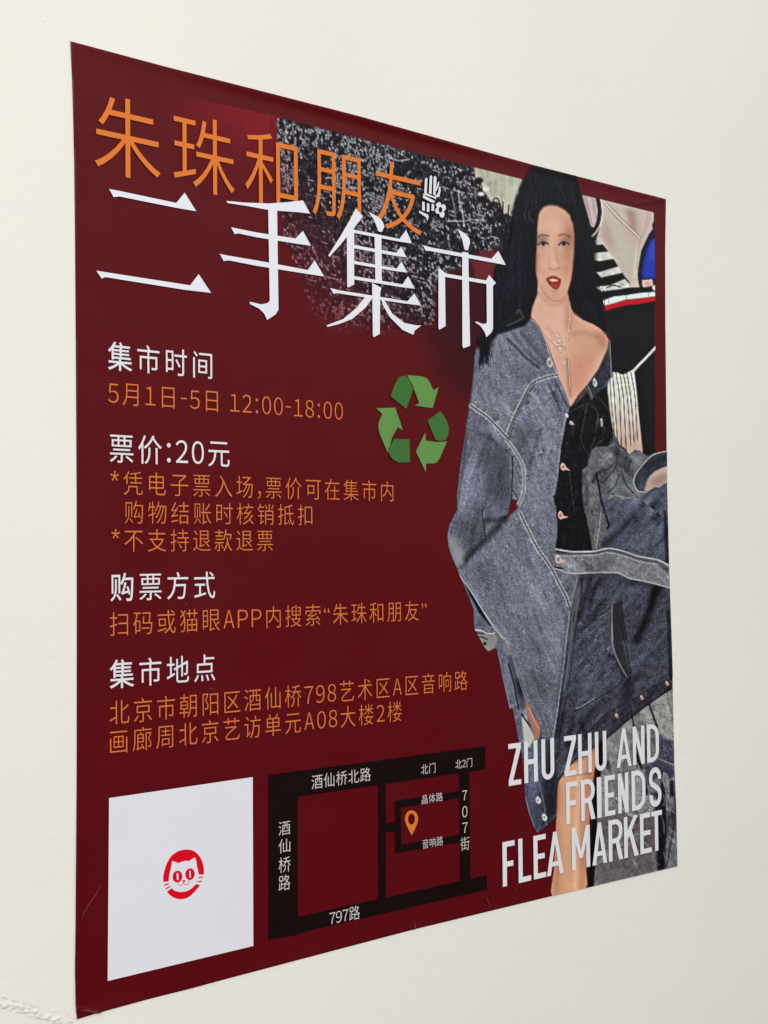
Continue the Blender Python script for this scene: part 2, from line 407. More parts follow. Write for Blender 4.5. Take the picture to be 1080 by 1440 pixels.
for q in (T_([(315, 375), (318, 420)]), T_([(540, 325), (542, 360)]), T_([(820, 285), (822, 322)])): line(q, 1.3, (130, 134, 132), .8, .5)
fill(T_([(248, 455), (400, 415), (540, 372), (700, 358), (905, 332), (905, 388), (720, 425), (560, 440), (400, 475), (250, 525)]), (184, 24, 40), .6)
for xx in range(848, 922, 6): line([(xx, 440), (xx + 1, 620)], 2.5, (38, 39, 43), .22, 1.6)
line([(884, 525), (890, 521.5), (898, 513), (906, 505), (913.5, 497), (921.5, 488.5)], 3.0, (212, 212, 206), 1, .6)
pl_ = [(852.5, 531), (861, 523), (868, 524), (875, 527), (881, 524.5), (891, 520), (894, 545), (897, 577), (900, 605), (903, 633), (903, 640), (884, 640), (877.5, 630), (870.5, 626), (862, 610), (859, 590), (856.5, 574), (854, 550)]
w, m = pmask(pl_, .6)
t_ = sst(535, 640, YY[w])[..., None]
canvas[w] += ((np.array([212, 216, 206]) * (1 - t_) + np.array([192, 164, 152]) * t_) / 255 * (1 + .03 * N_STR[w])[..., None] - canvas[w]) * m[..., None]
for a, b, c in ((856.5, 858.5, (864, 618)), (860.5, 863.5, (868, 625)), (865.5, 870.5, (873.5, 632)), (870.5, 876, (880, 634)), (875.5, 881.5, (886.5, 626)), (880.5, 886.5, (891, 622)), (886.5, 892.3, (896, 619))):
    line([(a, 524), (b, 560), c], 1.25, (34, 32, 34), .95, .5)

# --- grey clothes, lower right
fill([(835, 1036), (880, 1000), (915, 972), (952, 952), (955, 1222), (820, 1252)], (112, 114, 115), 1)
gl = [(833, 1055), (888, 1006), (922, 981), (944, 966), (952, 966), (953, 1045), (930, 1046), (906, 1040), (905, 1085), (880, 1088), (850, 1090), (838, 1110)]
w, m = pmask(gl, 1); canvas[w] *= (1 + m * (.06 * N_STR[w] + .05 * N_MED[w]))[..., None]
fill(N_([(600, 300), (690, 240), (780, 440), (680, 470)]), (160, 166, 156), 2, .8)
fill(N_([(420, 450), (520, 380), (540, 520), (440, 560)]), (166, 170, 166), 3, .7)
fill(N_([(730, 220), (840, 110), (950, 80), (968, 300), (970, 630), (880, 610), (820, 540), (790, 420)]), (152, 152, 150), 2.5, .9)
fill(N_([(250, 620), (420, 480), (480, 600), (440, 900), (330, 960), (250, 900)]), (138, 140, 142), 5, .7)
line(N_([(525, 365), (535, 420), (545, 480)]), 2.2, (20, 20, 24), 1, .6)
line(N_([(712, 230), (745, 330), (775, 420), (800, 480)]), 2.4, (20, 20, 24), 1, .6)
line(N_([(905, 90), (915, 180), (945, 290), (965, 400)]), 1.2, (90, 92, 96), .9, .6)
fill(N_([(820, 560), (900, 615), (975, 630), (978, 890), (830, 850), (800, 700)]), (70, 72, 88), 1.4)
w, m = pmask(N_([(820, 560), (900, 615), (975, 630), (978, 890), (830, 850)]), 2); canvas[w] *= (1 + m * .10 * N_GRAIN[w])[..., None]
fill(N_([(660, 580), (700, 560), (700, 860), (640, 900)]), (60, 60, 66), 1.5)
line(N_([(560, 700), (590, 830), (630, 930)]), 3.4, (16, 16, 20), 1, .8)
fill(z(840, 1020, .1111, [(110, 470), (140, 430), (150, 500), (135, 590), (110, 560)]), (44, 44, 50), 1.2)
fill(z(840, 1020, .1111, [(570, 540), (640, 490), (780, 430), (960, 500), (968, 640), (830, 720), (760, 660), (640, 760), (600, 700)]), (66, 67, 80), 1.6)
line(z(840, 1020, .1111, [(790, 430), (880, 470), (965, 500)]), 1.3, (150, 152, 150), .9, .6)
fill(z(840, 1020, .1111, [(600, 800), (640, 850), (760, 860), (800, 700), (960, 700), (980, 1080), (800, 1080), (600, 1080)]), (38, 38, 46), 1.4)
fill(z(840, 1020, .1111, [(430, 560), (590, 560), (640, 860), (740, 900), (700, 1080), (440, 1080)]), (150, 152, 156), 2.5, .8)
fill(z(840, 1020, .1111, [(600, 690), (650, 820), (640, 870), (560, 900)]), (30, 30, 38), 1.5, .9)
fill([(838, 1080), (862, 1084), (868, 1130), (852, 1170), (836, 1176)], (128, 130, 132), 3, .8)
ring = smooth(U_([(520, 20), (560, 100), (640, 160), (740, 160), (800, 120), (850, 40)]), False)
line(ring, 5, (150, 152, 154), .9, .9, False); line(U_([(560, 120), (640, 178), (740, 176), (830, 120)]), 1.5, (60, 60, 66), .8, .6)
fill(U_([(350, 180), (560, 150), (700, 190), (860, 140), (860, 620), (700, 670), (400, 740), (320, 740), (330, 540)]), (98, 92, 97), 2)
fill(U_([(640, 210), (720, 190), (840, 160), (860, 470), (700, 500), (650, 400)]), (96, 84, 88), 3, .8)
fill(U_([(520, 420), (620, 330), (700, 280), (720, 330), (600, 430), (540, 470)]), (132, 132, 138), 2, .8)
for q in ([(560, 430), (620, 380), (700, 330)], [(640, 300), (690, 270), (720, 240)], [(620, 230), (660, 210), (690, 220)]): line(U_(q), 1.6, (44, 44, 50), .8, .7)
fill(U_([(850, 120), (940, 60), (950, 200), (935, 420), (930, 600), (900, 625), (860, 620)]), (26, 26, 32), 1.2)
fill(U_([(940, 0), (1010, 0), (1030, 400), (1032, 592), (935, 605), (945, 300)]), (104, 105, 112), 1.5)
for q in ([(950, 20), (955, 150), (945, 330)], [(990, 100), (960, 220), (1020, 290)], [(1000, 260), (970, 420), (940, 590)], [(1010, 20), (1010, 200)]): line(U_(q), 2.2, (50, 50, 58), .85, .8)
fill(U_([(960, 160), (1015, 100), (1025, 280), (985, 260)]), (60, 56, 64), 1.6)
fill(z(840, 1020, .1111, [(830, 600), (880, 610), (910, 700), (900, 1080), (865, 1080), (870, 800)]), (134, 135, 144), 1.1)
line(z(840, 1020, .1111, [(835, 600), (830, 700), (860, 830), (870, 1000)]), 1.2, (170, 172, 178), .8, .6)
for i in range(70):
    xa = rng.uniform(845, 946); ya = rng.uniform(1060, 1215); a_ = rng.normal(1.35, .5); L_n = rng.uniform(8, 30)
    line([(xa, ya), (xa + L_n * .5 * math.cos(a_) + rng.normal(0, 2), ya + L_n * .5 * math.sin(a_)), (xa + L_n * math.cos(a_), ya + L_n * math.sin(a_))], rng.uniform(.7, 2.2), (40, 40, 48) if i % 3 else (160, 160, 164), rng.uniform(.25, .6), .8)
w, m = pmask([(835, 1060), (952, 960), (955, 1222), (820, 1252)], 1); canvas[w] *= (1 + m * (.07 * N_GRAIN[w] + .05 * N_MED[w]))[..., None]

# --- black gap beside the leg, then the leg
fill([(826, 1052), (852, 1036), (846, 1075), (840, 1120), (838, 1180), (834, 1250), (816, 1254), (824, 1130)], (12, 11, 14), .8)
leg = smooth(M_([(430, 300), (470, 260), (600, 170), (606, 260), (592, 360), (580, 470), (570, 600), (560, 760), (552, 850), (545, 975), (372, 1015), (378, 860), (386, 700), (392, 560), (396, 460), (400, 400), (415, 350)]), True, 3)
LEG = leg
fill(leg, (198, 146, 114), .6)
fill(M_([(450, 330), (490, 310), (480, 600), (470, 980), (430, 990), (430, 600)]), (212, 164, 128), 5, .7); fill(M_([(505, 300), (530, 300), (512, 600), (500, 980), (485, 985), (492, 600)]), (228, 190, 152), 2.5, .75)
fill(M_([(560, 200), (610, 200), (585, 480), (560, 800), (545, 980), (520, 980), (545, 600)]), (164, 102, 78), 4, .75)
fill(M_([(385, 420), (415, 380), (410, 700), (400, 1000), (372, 1010)]), (176, 120, 92), 3, .7)
tline(M_([(420, 350), (500, 345), (585, 335)]), 3, .86, 2); tline(M_([(430, 290), (520, 250), (600, 190)]), 8, .72, 4)

# --- coat: light denim front, sleeve and skirt
WASH = {d: .6 * rotnoise(d, 16, 2.6) + .5 * rotnoise(d + 9, 7, 1.2) for d in (100, 62, 128, 30)}
def denim(poly, col, k1=.15, k2=.025, k3=.03, soft=.6, deg=100, kw=.085):
    fill(poly, col, soft)
    w, m = pmask(poly, soft)
    canvas[w] *= np.clip(1 + m * (k1 * .62 * N_GRAIN[w] + k2 * N_MED[w] + k3 * N_BIG[w] + kw * WASH[deg][w]), .3, 2)[..., None]
SLEEVE = G_([(170, 200), (130, 230), (102, 262), (95, 330), (84, 450), (75, 530), (58, 620), (45, 700), (30, 800), (18, 890), (6, 1000)]) + H_([(130, 700), (85, 790), (62, 840), (50, 920), (58, 1000), (75, 1060)]) + J_([(98, 400), (130, 475), (190, 620), (240, 740), (270, 820), (272, 900), (276, 960), (300, 1040)]) + Q_([(45, 170), (80, 235), (110, 300), (150, 375), (180, 420), (208, 432), (250, 405), (285, 395), (300, 440), (320, 540), (350, 690), (385, 850), (410, 960), (430, 1060)]) + L_([(215, 480), (240, 620), (262, 720)])
CUFF = [(733, 1058), (736.4, 1100), (737.8, 1121), (742, 1140), (749, 1160), (755, 1171.5), (768, 1163), (781, 1150), (781, 1120), (783, 1096), (787, 1075), (779, 1040), (757, 1036), (745, 1040)]
BODY = [(745.6, 447.5), (736, 455), (715, 462), (700, 468), (687, 477), (661, 567), (715, 650), (718, 700), (725, 702), (729, 709), (727, 715), (710, 731), (683, 757), (655, 792), (641.7, 800), (675, 853), (706, 898), (726.7, 943), (740.6, 985), (757, 1017), (762, 1040), (778, 1040), (783, 1004), (791, 932), (797, 895), (801, 858), (776, 798), (779, 772), (783, 753), (782.5, 727), (778, 703), (779, 698), (784, 670), (788.6, 625.6), (794, 598), (801, 571), (802, 573), (795.6, 553), (784.4, 528), (776, 503), (768, 481), (759.4, 461.7)]
COAT = [(745.6, 447.5), (736, 455), (715, 462), (700, 468)] + [p for p in SLEEVE if p[1] < 1056] + CUFF[:9] + [(785, 1097), (804, 1071), (827, 1054), (852, 1038), (888, 1007), (921, 982), (944, 967), (950, 950), (946, 900), (941, 826), (944, 800), (942, 690), (938, 634), (926, 636), (911, 642), (903, 637.5), (893, 632.5), (883, 640), (878, 633), (870, 626.7), (866, 616), (861, 611), (857, 590), (855.5, 577), (852, 545), (858, 530), (857, 487), (855, 478), (840, 520), (825, 541), (802, 571.5), (795.6, 553), (784.4, 528), (776, 503), (768, 481), (759.4, 461.7)]
denim(COAT, (72, 74, 90))
denim(SLEEVE + [(757, 1040), (741, 985), (727, 943), (706, 900), (680, 860), (650, 800), (690, 760), (730, 718), (735, 660), (700, 560), (700, 480)], (97, 100, 115))
denim(BODY, (108, 112, 126), deg=62, kw=.06)
fill(K_([(-20, 470), (150, 515), (200, 525), (185, 620), (120, 830), (80, 720), (20, 560)]), (92, 92, 104), 1)
denim(CUFF, (70, 73, 92), .14)
# sleeve modelling
tone(G_([(150, 240), (260, 230), (420, 420), (300, 560), (230, 560), (180, 420)]), 1.06, 10)
tone(G_([(90, 330), (150, 330), (200, 560), (240, 660), (150, 600), (80, 520)]), 1.02, 6)
tone(H_([(180, 330), (300, 200), (330, 420), (230, 640), (170, 700), (120, 780)]), 1.20, 5)
tone(H_([(320, 150), (560, 200), (590, 600), (520, 700), (380, 520)]), .84, 7)
tline(H_([(320, 60), (420, 100), (540, 210)]), 6, .82, 4)
tline(H_([(210, 20), (190, 300), (150, 560), (125, 720)]), 4, .82, 3)
tone(H_([(140, 800), (330, 760), (380, 940), (250, 1060), (190, 1060)]), .86, 5)
fill(J_([(55, 170), (100, 210), (180, 330), (205, 400), (150, 470), (90, 380), (60, 260)]), (156, 160, 160), 4, .75)
tline(J_([(210, 410), (190, 450), (150, 480)]), 5, .8, 3)
tline([(710, 730), (683, 758), (655, 785)], 9, .66, 5)
line(H_([(600, 250), (598, 420), (590, 610), (570, 700)]), 1.6, (24, 24, 34), .95, .6)
line(H_([(362, 680), (345, 720), (350, 800), (375, 930)]), 1.3, (26, 26, 36), .95, .6)
tline(H_([(370, 790), (460, 790), (540, 765)]), 6, .74, 3)
fill(H_([(592, 612), (640, 620), (655, 655), (640, 692), (545, 780), (575, 700)]), (88, 14, 20), .6)
line(H_([(605, 540), (640, 600), (665, 645)]), 1.5, (60, 60, 70), .9, .6)
# body modelling
tone(G_([(320, 640), (500, 560), (520, 700), (470, 1000), (360, 1000), (350, 820)]), 1.07, 9)
tone(G_([(300, 660), (420, 640), (360, 760), (300, 760)]), .80, 8)
tline(G_([(430, 660), (400, 760), (370, 860)]), 5, .82, 4)
tone(G_([(220, 250), (330, 330), (420, 420), (380, 440), (300, 420)]), .9, 7)
tone(G_([(330, 150), (380, 105), (430, 150), (490, 330), (510, 380), (440, 340), (370, 250)]), .94, 2)
for q in ([(330, 170), (380, 230), (440, 300), (480, 340)], [(300, 190), (350, 260), (430, 330)]): line(G_(q), 4.5, (60, 66, 88), .55, 2)
line(G_([(262, 205), (310, 250), (345, 290), (420, 350)]), 3.2, (44, 46, 56), .75, 1.5)
line(G_([(278, 195), (320, 235), (360, 280)]), 4.5, (128, 132, 138), .5, 2)
line(G_([(385, 108), (425, 140), (455, 215), (490, 330), (525, 400), (560, 480), (583, 548)]), 1.3, (196, 186, 182), .75, .6)
for q in ([(470, 430), (510, 520), (545, 600), (550, 640)], [(500, 410), (545, 500), (575, 570)]):
    for i in range(5):
        a = np.array(q[0]) + (np.array(q[1]) - q[0]) * (i / 3.2); line(G_([tuple(a), tuple(a + np.array([12, 26]))]), 3.4, (58, 62, 80), .6, 1)
line(G_([(555, 600), (540, 700), (525, 800), (515, 930), (508, 1000)]), 2.0, (158, 164, 172), .6, .8)
# skirt modelling
tone(J_([(400, 300), (700, 200), (900, 600), (800, 900), (600, 1000), (450, 800), (300, 600)]), 1.03, 14)
tone(J_([(240, 520), (420, 400), (400, 560), (300, 640)]), .88, 9)
tone(J_([(540, 300), (740, 420), (680, 500), (560, 420)]), .89, 9)
tone(J_([(420, 660), (620, 640), (560, 780), (420, 800)]), .92, 9)
tone(J_([(660, 560), (900, 520), (940, 760), (760, 820)]), 1.07, 12)
tone(Q_([(560, 100), (760, 60), (800, 300), (660, 500), (560, 300)]), .94, 12)
tone(Q_([(620, 600), (760, 580), (900, 900), (820, 1050), (680, 880)]), .86, 9)
tone(Q_([(820, 200), (1040, 160), (1000, 560), (860, 640)]), 1.08, 10)
tline([(797, 870), (792, 930), (784, 1000), (778, 1036)], 8, .86, 4)
# dark pocket gap and lower sleeve strips
fill(J_([(190, 590), (240, 650), (330, 800), (425, 955), (410, 965), (320, 850), (235, 700)]), (30, 32, 50), .8)
line(Q_([(100, 0), (180, 90), (240, 155)]), 2.2, (26, 28, 40), .9, .7)
line(J_([(120, 470), (160, 545), (230, 640), (330, 800), (430, 960), (520, 1070)]), 1.4, (182, 190, 190), .85, .5)
line(J_([(145, 460), (200, 560), (300, 700), (350, 790)]), .9, (150, 160, 168), .6, .5)
line(Q_([(150, 0), (260, 150), (330, 240), (425, 350)]), 1.1, (186, 192, 196), .75, .5)
fill(Q_([(60, 195), (130, 205), (200, 250), (290, 250), (310, 300), (270, 390), (208, 432), (170, 410), (110, 300)]), (142, 142, 138), 1.2, .8)
line(Q_([(45, 200), (120, 205), (180, 235), (250, 240), (270, 225)]), 1.3, (200, 200, 198), .85, .5)
line(Q_([(80, 230), (150, 240)]), 2.4, (48, 50, 52), .9, .7); line(Q_([(110, 270), (150, 285), (185, 300)]), 2.2, (50, 50, 54), .85, .7); fill(ell(681, 905, 2.2, 2.6), (40, 34, 34), .6)
fill(Q_([(400, 480), (450, 470), (520, 700), (590, 920), (605, 1060), (540, 1060), (500, 850), (440, 640)]), (74, 78, 88), 1.4, .95)
fill(Q_([(490, 730), (540, 720), (580, 880), (570, 960), (520, 880)]), (34, 38, 50), 1.6, .9)
line(Q_([(415, 560), (440, 650), (475, 780), (505, 930), (530, 1060)]), 2.0, (18, 20, 32), 1, .7)
line(Q_([(470, 500), (510, 660), (560, 820), (600, 930)]), 1.2, (150, 156, 160), .6, .6)
fill(Q_([(340, 280), (420, 360), (440, 470), (390, 450), (350, 370)]), (146, 148, 152), 2.4, .6)
line(Q_([(300, 440), (340, 640), (400, 900), (440, 1070)]), 1.6, (128, 136, 142), .6, .9)
fill(L_([(262, 530), (285, 530), (300, 585), (335, 645), (330, 700), (275, 680), (268, 600)]), (186, 188, 182), 1)
fill(L_([(330, 640), (345, 660), (320, 720), (290, 700)]), (60, 62, 76), 1.2, .8)
line(L_([(262, 520), (290, 560), (305, 580)]), 2.4, (24, 22, 30), .9, .7)
FINGER = smooth(L_([(284, 455), (300, 470), (318, 520), (345, 560), (356, 590), (350, 640), (330, 646), (316, 600), (300, 550), (288, 500)]), True, 3)
fill(FINGER, (166, 116, 96), .7); line(L_([(300, 490), (325, 550), (345, 590)]), 2.2, (206, 146, 122), .7, 1)
# cuff
tone([(770, 1040), (784, 1050), (782, 1140), (768, 1160), (762, 1100)], .7, 3)
tone([(740, 1050), (754, 1050), (752, 1120), (744, 1140)], 1.25, 4)
line([(752, 1060), (756, 1095), (764, 1130), (768, 1160)], .9, (150, 150, 160), .6, .6)
line([(737.8, 1121), (744, 1146), (752, 1168)], 1.6, (150, 148, 160), .7, .8)
line([(757, 1171), (770, 1160), (781, 1150)], 2.4, (26, 26, 34), .9, .8)
BTN_CUFF = [(755.8, 1125), (764.5, 1149)]

# --- coat: dark denim right half
DARK = [(801, 803), (830, 804), (867, 804), (883, 811), (907, 816), (941, 825), (946, 900), (950, 950), (944, 967), (921, 982), (888, 1007), (852, 1038), (827, 1054), (804, 1071), (785, 1097), (780, 1060), (780, 1036), (784, 1004), (792, 932), (798, 895), (801, 858), (797, 832), (787, 812)]
denim(DARK, (65, 66, 79), .20, .05, .04, .6, 128, .12)
UPR = [(836, 640), (845, 690), (870, 704), (900, 700), (920, 690), (935, 682), (942, 690), (944, 800), (923, 787), (897, 782), (873, 774), (853, 771), (838, 775), (826, 740), (820, 700)]
denim(UPR, (78, 82, 98), .18, .04, .04, .6, 128, .10)
denim(K_([(0, 490), (150, 520), (200, 525), (185, 600), (140, 760), (125, 800), (80, 700), (20, 560)]), (100, 102, 114))
for q, wd, c, a in (([(205, 530), (170, 650), (140, 780), (120, 900), (110, 1080)], 2.0, (92, 92, 98), .9), ([(225, 560), (215, 700), (190, 860), (165, 1000), (160, 1080)], 3.0, (36, 36, 46), .85), ([(185, 560), (150, 700), (130, 800)], 1.0, (170, 170, 176), .7)):
    line(K_(q), wd, c, a, .8)
fill(K_([(180, 620), (215, 620), (205, 800), (170, 960), (150, 1080), (115, 1080), (140, 860)]), (96, 95, 98), 1.5, .75)
for q, wd, c, a in (([(505, 0), (490, 130), (470, 300), (440, 520), (415, 660)], 1.1, (168, 176, 186), .8), ([(530, 0), (510, 150), (480, 330), (455, 500), (432, 640)], 2.0, (40, 42, 56), .9), ([(550, 0), (530, 150), (505, 330), (480, 480), (450, 640)], 1.3, (38, 38, 50), .8), ([(520, 60), (500, 230), (475, 400)], 2.4, (104, 108, 124), .7)):
    line(L_(q), wd, c, a, .6)
tline(K_([(880, 600), (820, 760), (740, 960), (690, 1080)]), 11, .5, 6)
tline(K_([(840, 640), (800, 820)]), 6, .7, 4)
tone(K_([(620, 600), (840, 620), (760, 860), (640, 900)]), 1.05, 6)
tone(K_([(560, 560), (860, 600), (840, 640), (600, 600)]), .8, 4)
for q in ([(300, 560), (260, 680), (200, 880)], [(380, 560), (320, 680), (290, 820)], [(420, 740), (360, 800), (330, 900)]): tline(K_(q), 6, .72, 4)
line(K_([(470, 815), (380, 870), (280, 950), (190, 1010)]), 1.4, (34, 34, 46), .85, .6); line(K_([(475, 825), (390, 880), (340, 900)]), 1.0, (130, 130, 142), .6, .6)
fill(K_([(478, 790), (550, 742), (575, 900), (600, 1080), (490, 1080)]), (40, 40, 46), 1.2, .85)
fill(L_([(720, 60), (760, 60), (780, 200), (812, 320), (770, 340), (735, 240)]), (44, 44, 50), 1.2, .85)
line(K_([(478, 790), (478, 950), (485, 1080)]), 1.5, (140, 140, 138), .7, .6); line(L_([(718, 60), (722, 170), (755, 260), (795, 330)]), 1.5, (146, 146, 144), .7, .6)
line(L_([(760, 40), (790, 180), (815, 320)]), 1.2, (26, 26, 32), .9, .6); line(K_([(555, 745), (575, 900), (605, 1080)]), 1.3, (26, 26, 34), .9, .6)
line(L_([(530, 502), (560, 490), (640, 442), (720, 395), (775, 345)]), 1.5, (30, 30, 42), .9, .6); line(L_([(535, 490), (560, 482), (630, 440)]), 1.1, (168, 168, 176), .6, .5); line(L_([(505, 420), (535, 500)]), 1.2, (36, 36, 50), .8, .6)
tone(L_([(540, 130), (700, 80), (730, 260), (660, 400), (540, 470)]), 1.10, 9)
tone(L_([(780, 130), (920, 100), (1010, 250), (860, 330)]), 1.02, 9)
tone(L_([(780, 330), (830, 330), (830, 440), (760, 470)]), .7, 4)
tline(L_([(1005, 0), (1010, 200), (1018, 340)]), 4, .55, 3)
hem = L_([(1020, 342), (940, 372), (900, 400), (800, 458), (690, 520), (620, 590), (560, 640)])
line(hem, 1.4, (28, 28, 38), .9, .6)
tone(L_([(1020, 345), (900, 402), (690, 524), (560, 640), (480, 760), (600, 700), (690, 640), (820, 530), (940, 442), (1022, 388)]), .84, 2)
for q in ([(600, 600), (620, 660)], [(660, 560), (700, 610)], [(740, 490), (760, 560)], [(820, 450), (830, 500)], [(560, 660), (560, 710)]): tline(L_(q), 3.5, 1.2, 2)
for q in ([(470, 520), (450, 640), (440, 740)], [(520, 540), (490, 680)], [(560, 560), (600, 640)], [(620, 500), (560, 600), (510, 700)]): tline(L_(q), 6, .75, 4)
line(L_([(1022, 388), (940, 442), (820, 532), (690, 642), (600, 702), (520, 762), (452, 850)]), 2.2, (20, 20, 26), .9, .8)
BTN_HEM = [(866, 1006.3), (901.3, 981), (937, 961)]
# upper right skirt and folds
tline(K_([(660, 40), (540, 160), (420, 270)]), 9, .66, 6); tline(K_([(880, 60), (820, 220), (790, 360)]), 5, .9, 4)
tone(K_([(620, 120), (860, 30), (880, 300), (700, 340)]), 1.06, 8); tline(K_([(925, 0), (935, 200), (945, 420)]), 4, .45, 3)
# --- grey inner strip and right sleeve bunched up
STRIP = I_([(285, 600), (330, 570), (345, 540), (370, 430), (410, 400), (420, 560), (410, 640), (430, 760), (450, 880), (490, 1000), (510, 1080)]) + K_([(450, 130), (380, 280), (360, 325), (318, 325), (295, 240), (280, 120)]) + I_([(320, 1010), (310, 900), (290, 800), (295, 700)])
denim(STRIP, (92, 92, 97), .14, .05)
tone(I_([(330, 700), (400, 720), (420, 900), (340, 940)]), 1.1, 5); tline(I_([(300, 640), (330, 780), (320, 900)]), 5, .8, 3); tline(I_([(380, 700), (410, 640)]), 5, .6, 3)
line(K_([(385, 0), (370, 130), (345, 300)]), 1.2, (176, 176, 174), .7, .6); line(K_([(350, 60), (330, 240)]), 1.0, (150, 150, 150), .6, .6)
BUNCH = I_([(410, 400), (500, 410), (545, 360), (545, 310), (580, 330), (600, 400), (650, 440), (680, 485), (735, 437), (770, 440), (803, 468), (840, 490), (860, 480), (900, 540), (740, 640), (718, 720), (760, 780), (830, 790), (750, 850), (620, 862), (500, 852), (450, 850), (425, 760), (410, 650), (420, 540)])
denim(BUNCH, (96, 98, 105), .13, .05, .03, .6, 30, .12)
for pl, k in (([(440, 420), (560, 440), (560, 560), (450, 600)], 1.16), ([(570, 340), (600, 420), (590, 600), (560, 600)], .66), ([(600, 500), (700, 520), (700, 640), (640, 620)], .82), ([(520, 600), (600, 640), (560, 800), (500, 800)], 1.12), ([(430, 600), (540, 560), (480, 700), (440, 760)], .74),
              ([(620, 640), (700, 720), (740, 830), (660, 800)], 1.1), ([(640, 440), (700, 560), (650, 560)], .7), ([(700, 460), (790, 480), (740, 600), (690, 560)], 1.15)):
    tone(I_(pl), k, 4)
for q in ([(545, 560), (500, 600), (430, 620), (405, 650)], [(590, 420), (575, 560), (520, 650), (470, 700)], [(600, 640), (560, 740), (500, 800)], [(620, 620), (650, 720), (720, 800)], [(700, 520), (660, 620), (640, 560)]): line(I_(q), 1.8, (40, 40, 48), .8, 1)
line(I_([(420, 520), (470, 520), (540, 470)]), 1.2, (160, 168, 170), .7, .7); line(I_([(510, 850), (560, 822), (640, 838), (740, 850)]), 1.2, (168, 166, 178), .7, .6)
CUFFIN = I_([(718, 720), (722, 650), (760, 590), (810, 540), (840, 500), (870, 478), (930, 458), (1010, 446), (1020, 575), (960, 595), (910, 610), (860, 650), (830, 710), (812, 785), (770, 782), (735, 765)])
denim(CUFFIN, (58, 62, 74), .14, .08)
tone(I_([(800, 560), (900, 500), (1000, 470), (1000, 530), (880, 580), (790, 680)]), .75, 4)
HAND = I_([(1016, 575), (960, 592), (905, 618), (862, 655), (832, 712), (815, 785), (850, 782), (900, 752), (940, 755), (975, 725), (1018, 705)])
fill(HAND, (184, 158, 148), .6); tone(I_([(860, 700), (940, 650), (1000, 620), (1000, 700), (900, 750)]), .88, 4); tone(I_([(900, 640), (1000, 590), (1010, 610), (880, 680)]), 1.08, 3)
line(I_([(1012, 446), (930, 460), (860, 495), (790, 570), (735, 645), (722, 715), (755, 780), (815, 792), (840, 785)]), 1.5, (186, 184, 180), .85, .5)
line(I_([(1015, 572), (930, 605), (870, 650), (825, 720), (812, 785)]), 1.0, (190, 186, 182), .6, .5)
line(I_([(830, 790), (790, 830), (750, 852)]), 3, (128, 130, 132), .6, 1.2)
line(I_([(408, 640), (430, 760), (448, 870), (490, 1000), (512, 1080)]) + K_([(452, 100), (440, 140)]), 2.6, (14, 14, 20), .95, .8)
line(I_([(500, 400), (540, 370), (545, 320)]), 1.4, (20, 20, 26), .8, .7)

# --- black denim panel and right lapel
PANEL = [(801, 571), (794, 598), (788.6, 625.6), (784, 670), (779, 698), (777.5, 704), (782, 712), (782.5, 727), (783, 753), (781, 773), (800, 775), (832.5, 776), (827, 742), (820, 715), (817, 692), (818, 660), (825, 655), (828, 643), (832, 632), (837, 628), (853, 627), (859, 620), (861, 606), (857, 590), (855.5, 577), (853.5, 556), (851, 545), (843, 548), (836, 540), (829, 538), (820, 546), (812, 556)]
fill(PANEL, (17, 17, 21), .6)
w, m = pmask(PANEL, .6); canvas[w] *= np.clip(1 + m * (.22 * N_STR[w] + .2 * N_MED[w] + .15 * N_GRAIN[w]), .4, 2)[..., None]
LAPEL = G_([(775, 208), (783, 215), (788, 330), (792, 400), (772, 402), (735, 460), (700, 500), (690, 510), (670, 470), (640, 500), (588, 552), (640, 470), (665, 440), (690, 410), (720, 360), (750, 300), (770, 250)])
denim(LAPEL, (52, 54, 66), .2, .06)
line(G_([(778, 212), (784, 300), (788, 395)]), 1.3, (140, 142, 150), .8, .5); line(G_([(765, 270), (730, 370), (690, 450)]), 1.4, (28, 28, 36), .8, .7)
line(G_([(670, 445), (680, 470), (690, 505)]), 1.2, (150, 150, 156), .7, .5); line(G_([(655, 450), (672, 480), (684, 510)]), 1.0, (120, 120, 128), .6, .5)
for q in ([(690, 490), (730, 510), (770, 560), (785, 600)], [(665, 535), (645, 640), (635, 720), (670, 790)], [(690, 540), (720, 590), (705, 680)], [(672, 530), (600, 560), (575, 590)], [(705, 700), (680, 770), (665, 830)], [(740, 720), (700, 750), (670, 820)], [(575, 880), (590, 1000), (600, 1080)]):
    line(G_(q), .9, (88, 88, 94), .55, .5)
for q in ([(600, 600), (570, 700), (560, 800)], [(640, 560), (610, 640)], [(720, 620), (750, 680), (730, 720)]): tline(G_(q), 7, 1.5, 4)
line(I_([(50, 830), (75, 850), (60, 890)]), 3, (20, 20, 24), .9, .7)
# --- waistband
BELT = K_([(0, 310), (60, 318), (120, 332), (230, 335), (340, 330), (390, 315), (440, 306), (500, 312), (560, 326), (630, 352), (700, 372), (780, 384), (860, 402), (910, 420), (958, 448), (965, 640), (860, 612), (760, 588), (690, 578), (620, 560), (570, 532), (520, 516), (440, 520), (300, 515), (220, 522), (140, 520), (60, 498), (0, 482), (-28, 470), (-6, 312)])
denim(BELT, (120, 121, 128), .14, .04, .03, .6, 30, .07)
line(K_([(0, 312), (120, 332), (230, 335), (340, 330), (440, 306), (560, 326), (700, 372), (860, 402), (955, 448)]), 1.4, (196, 196, 200), .85, .5)
line(K_([(0, 345), (120, 352), (240, 350), (340, 345), (440, 325), (560, 345), (700, 395), (860, 425), (955, 480)]), 2.8, (64, 64, 78), .75, .8)
line(K_([(0, 365), (100, 372), (240, 368), (340, 362), (440, 345), (560, 368), (680, 410), (760, 430), (860, 440)]), 1.0, (182, 182, 186), .75, .5)
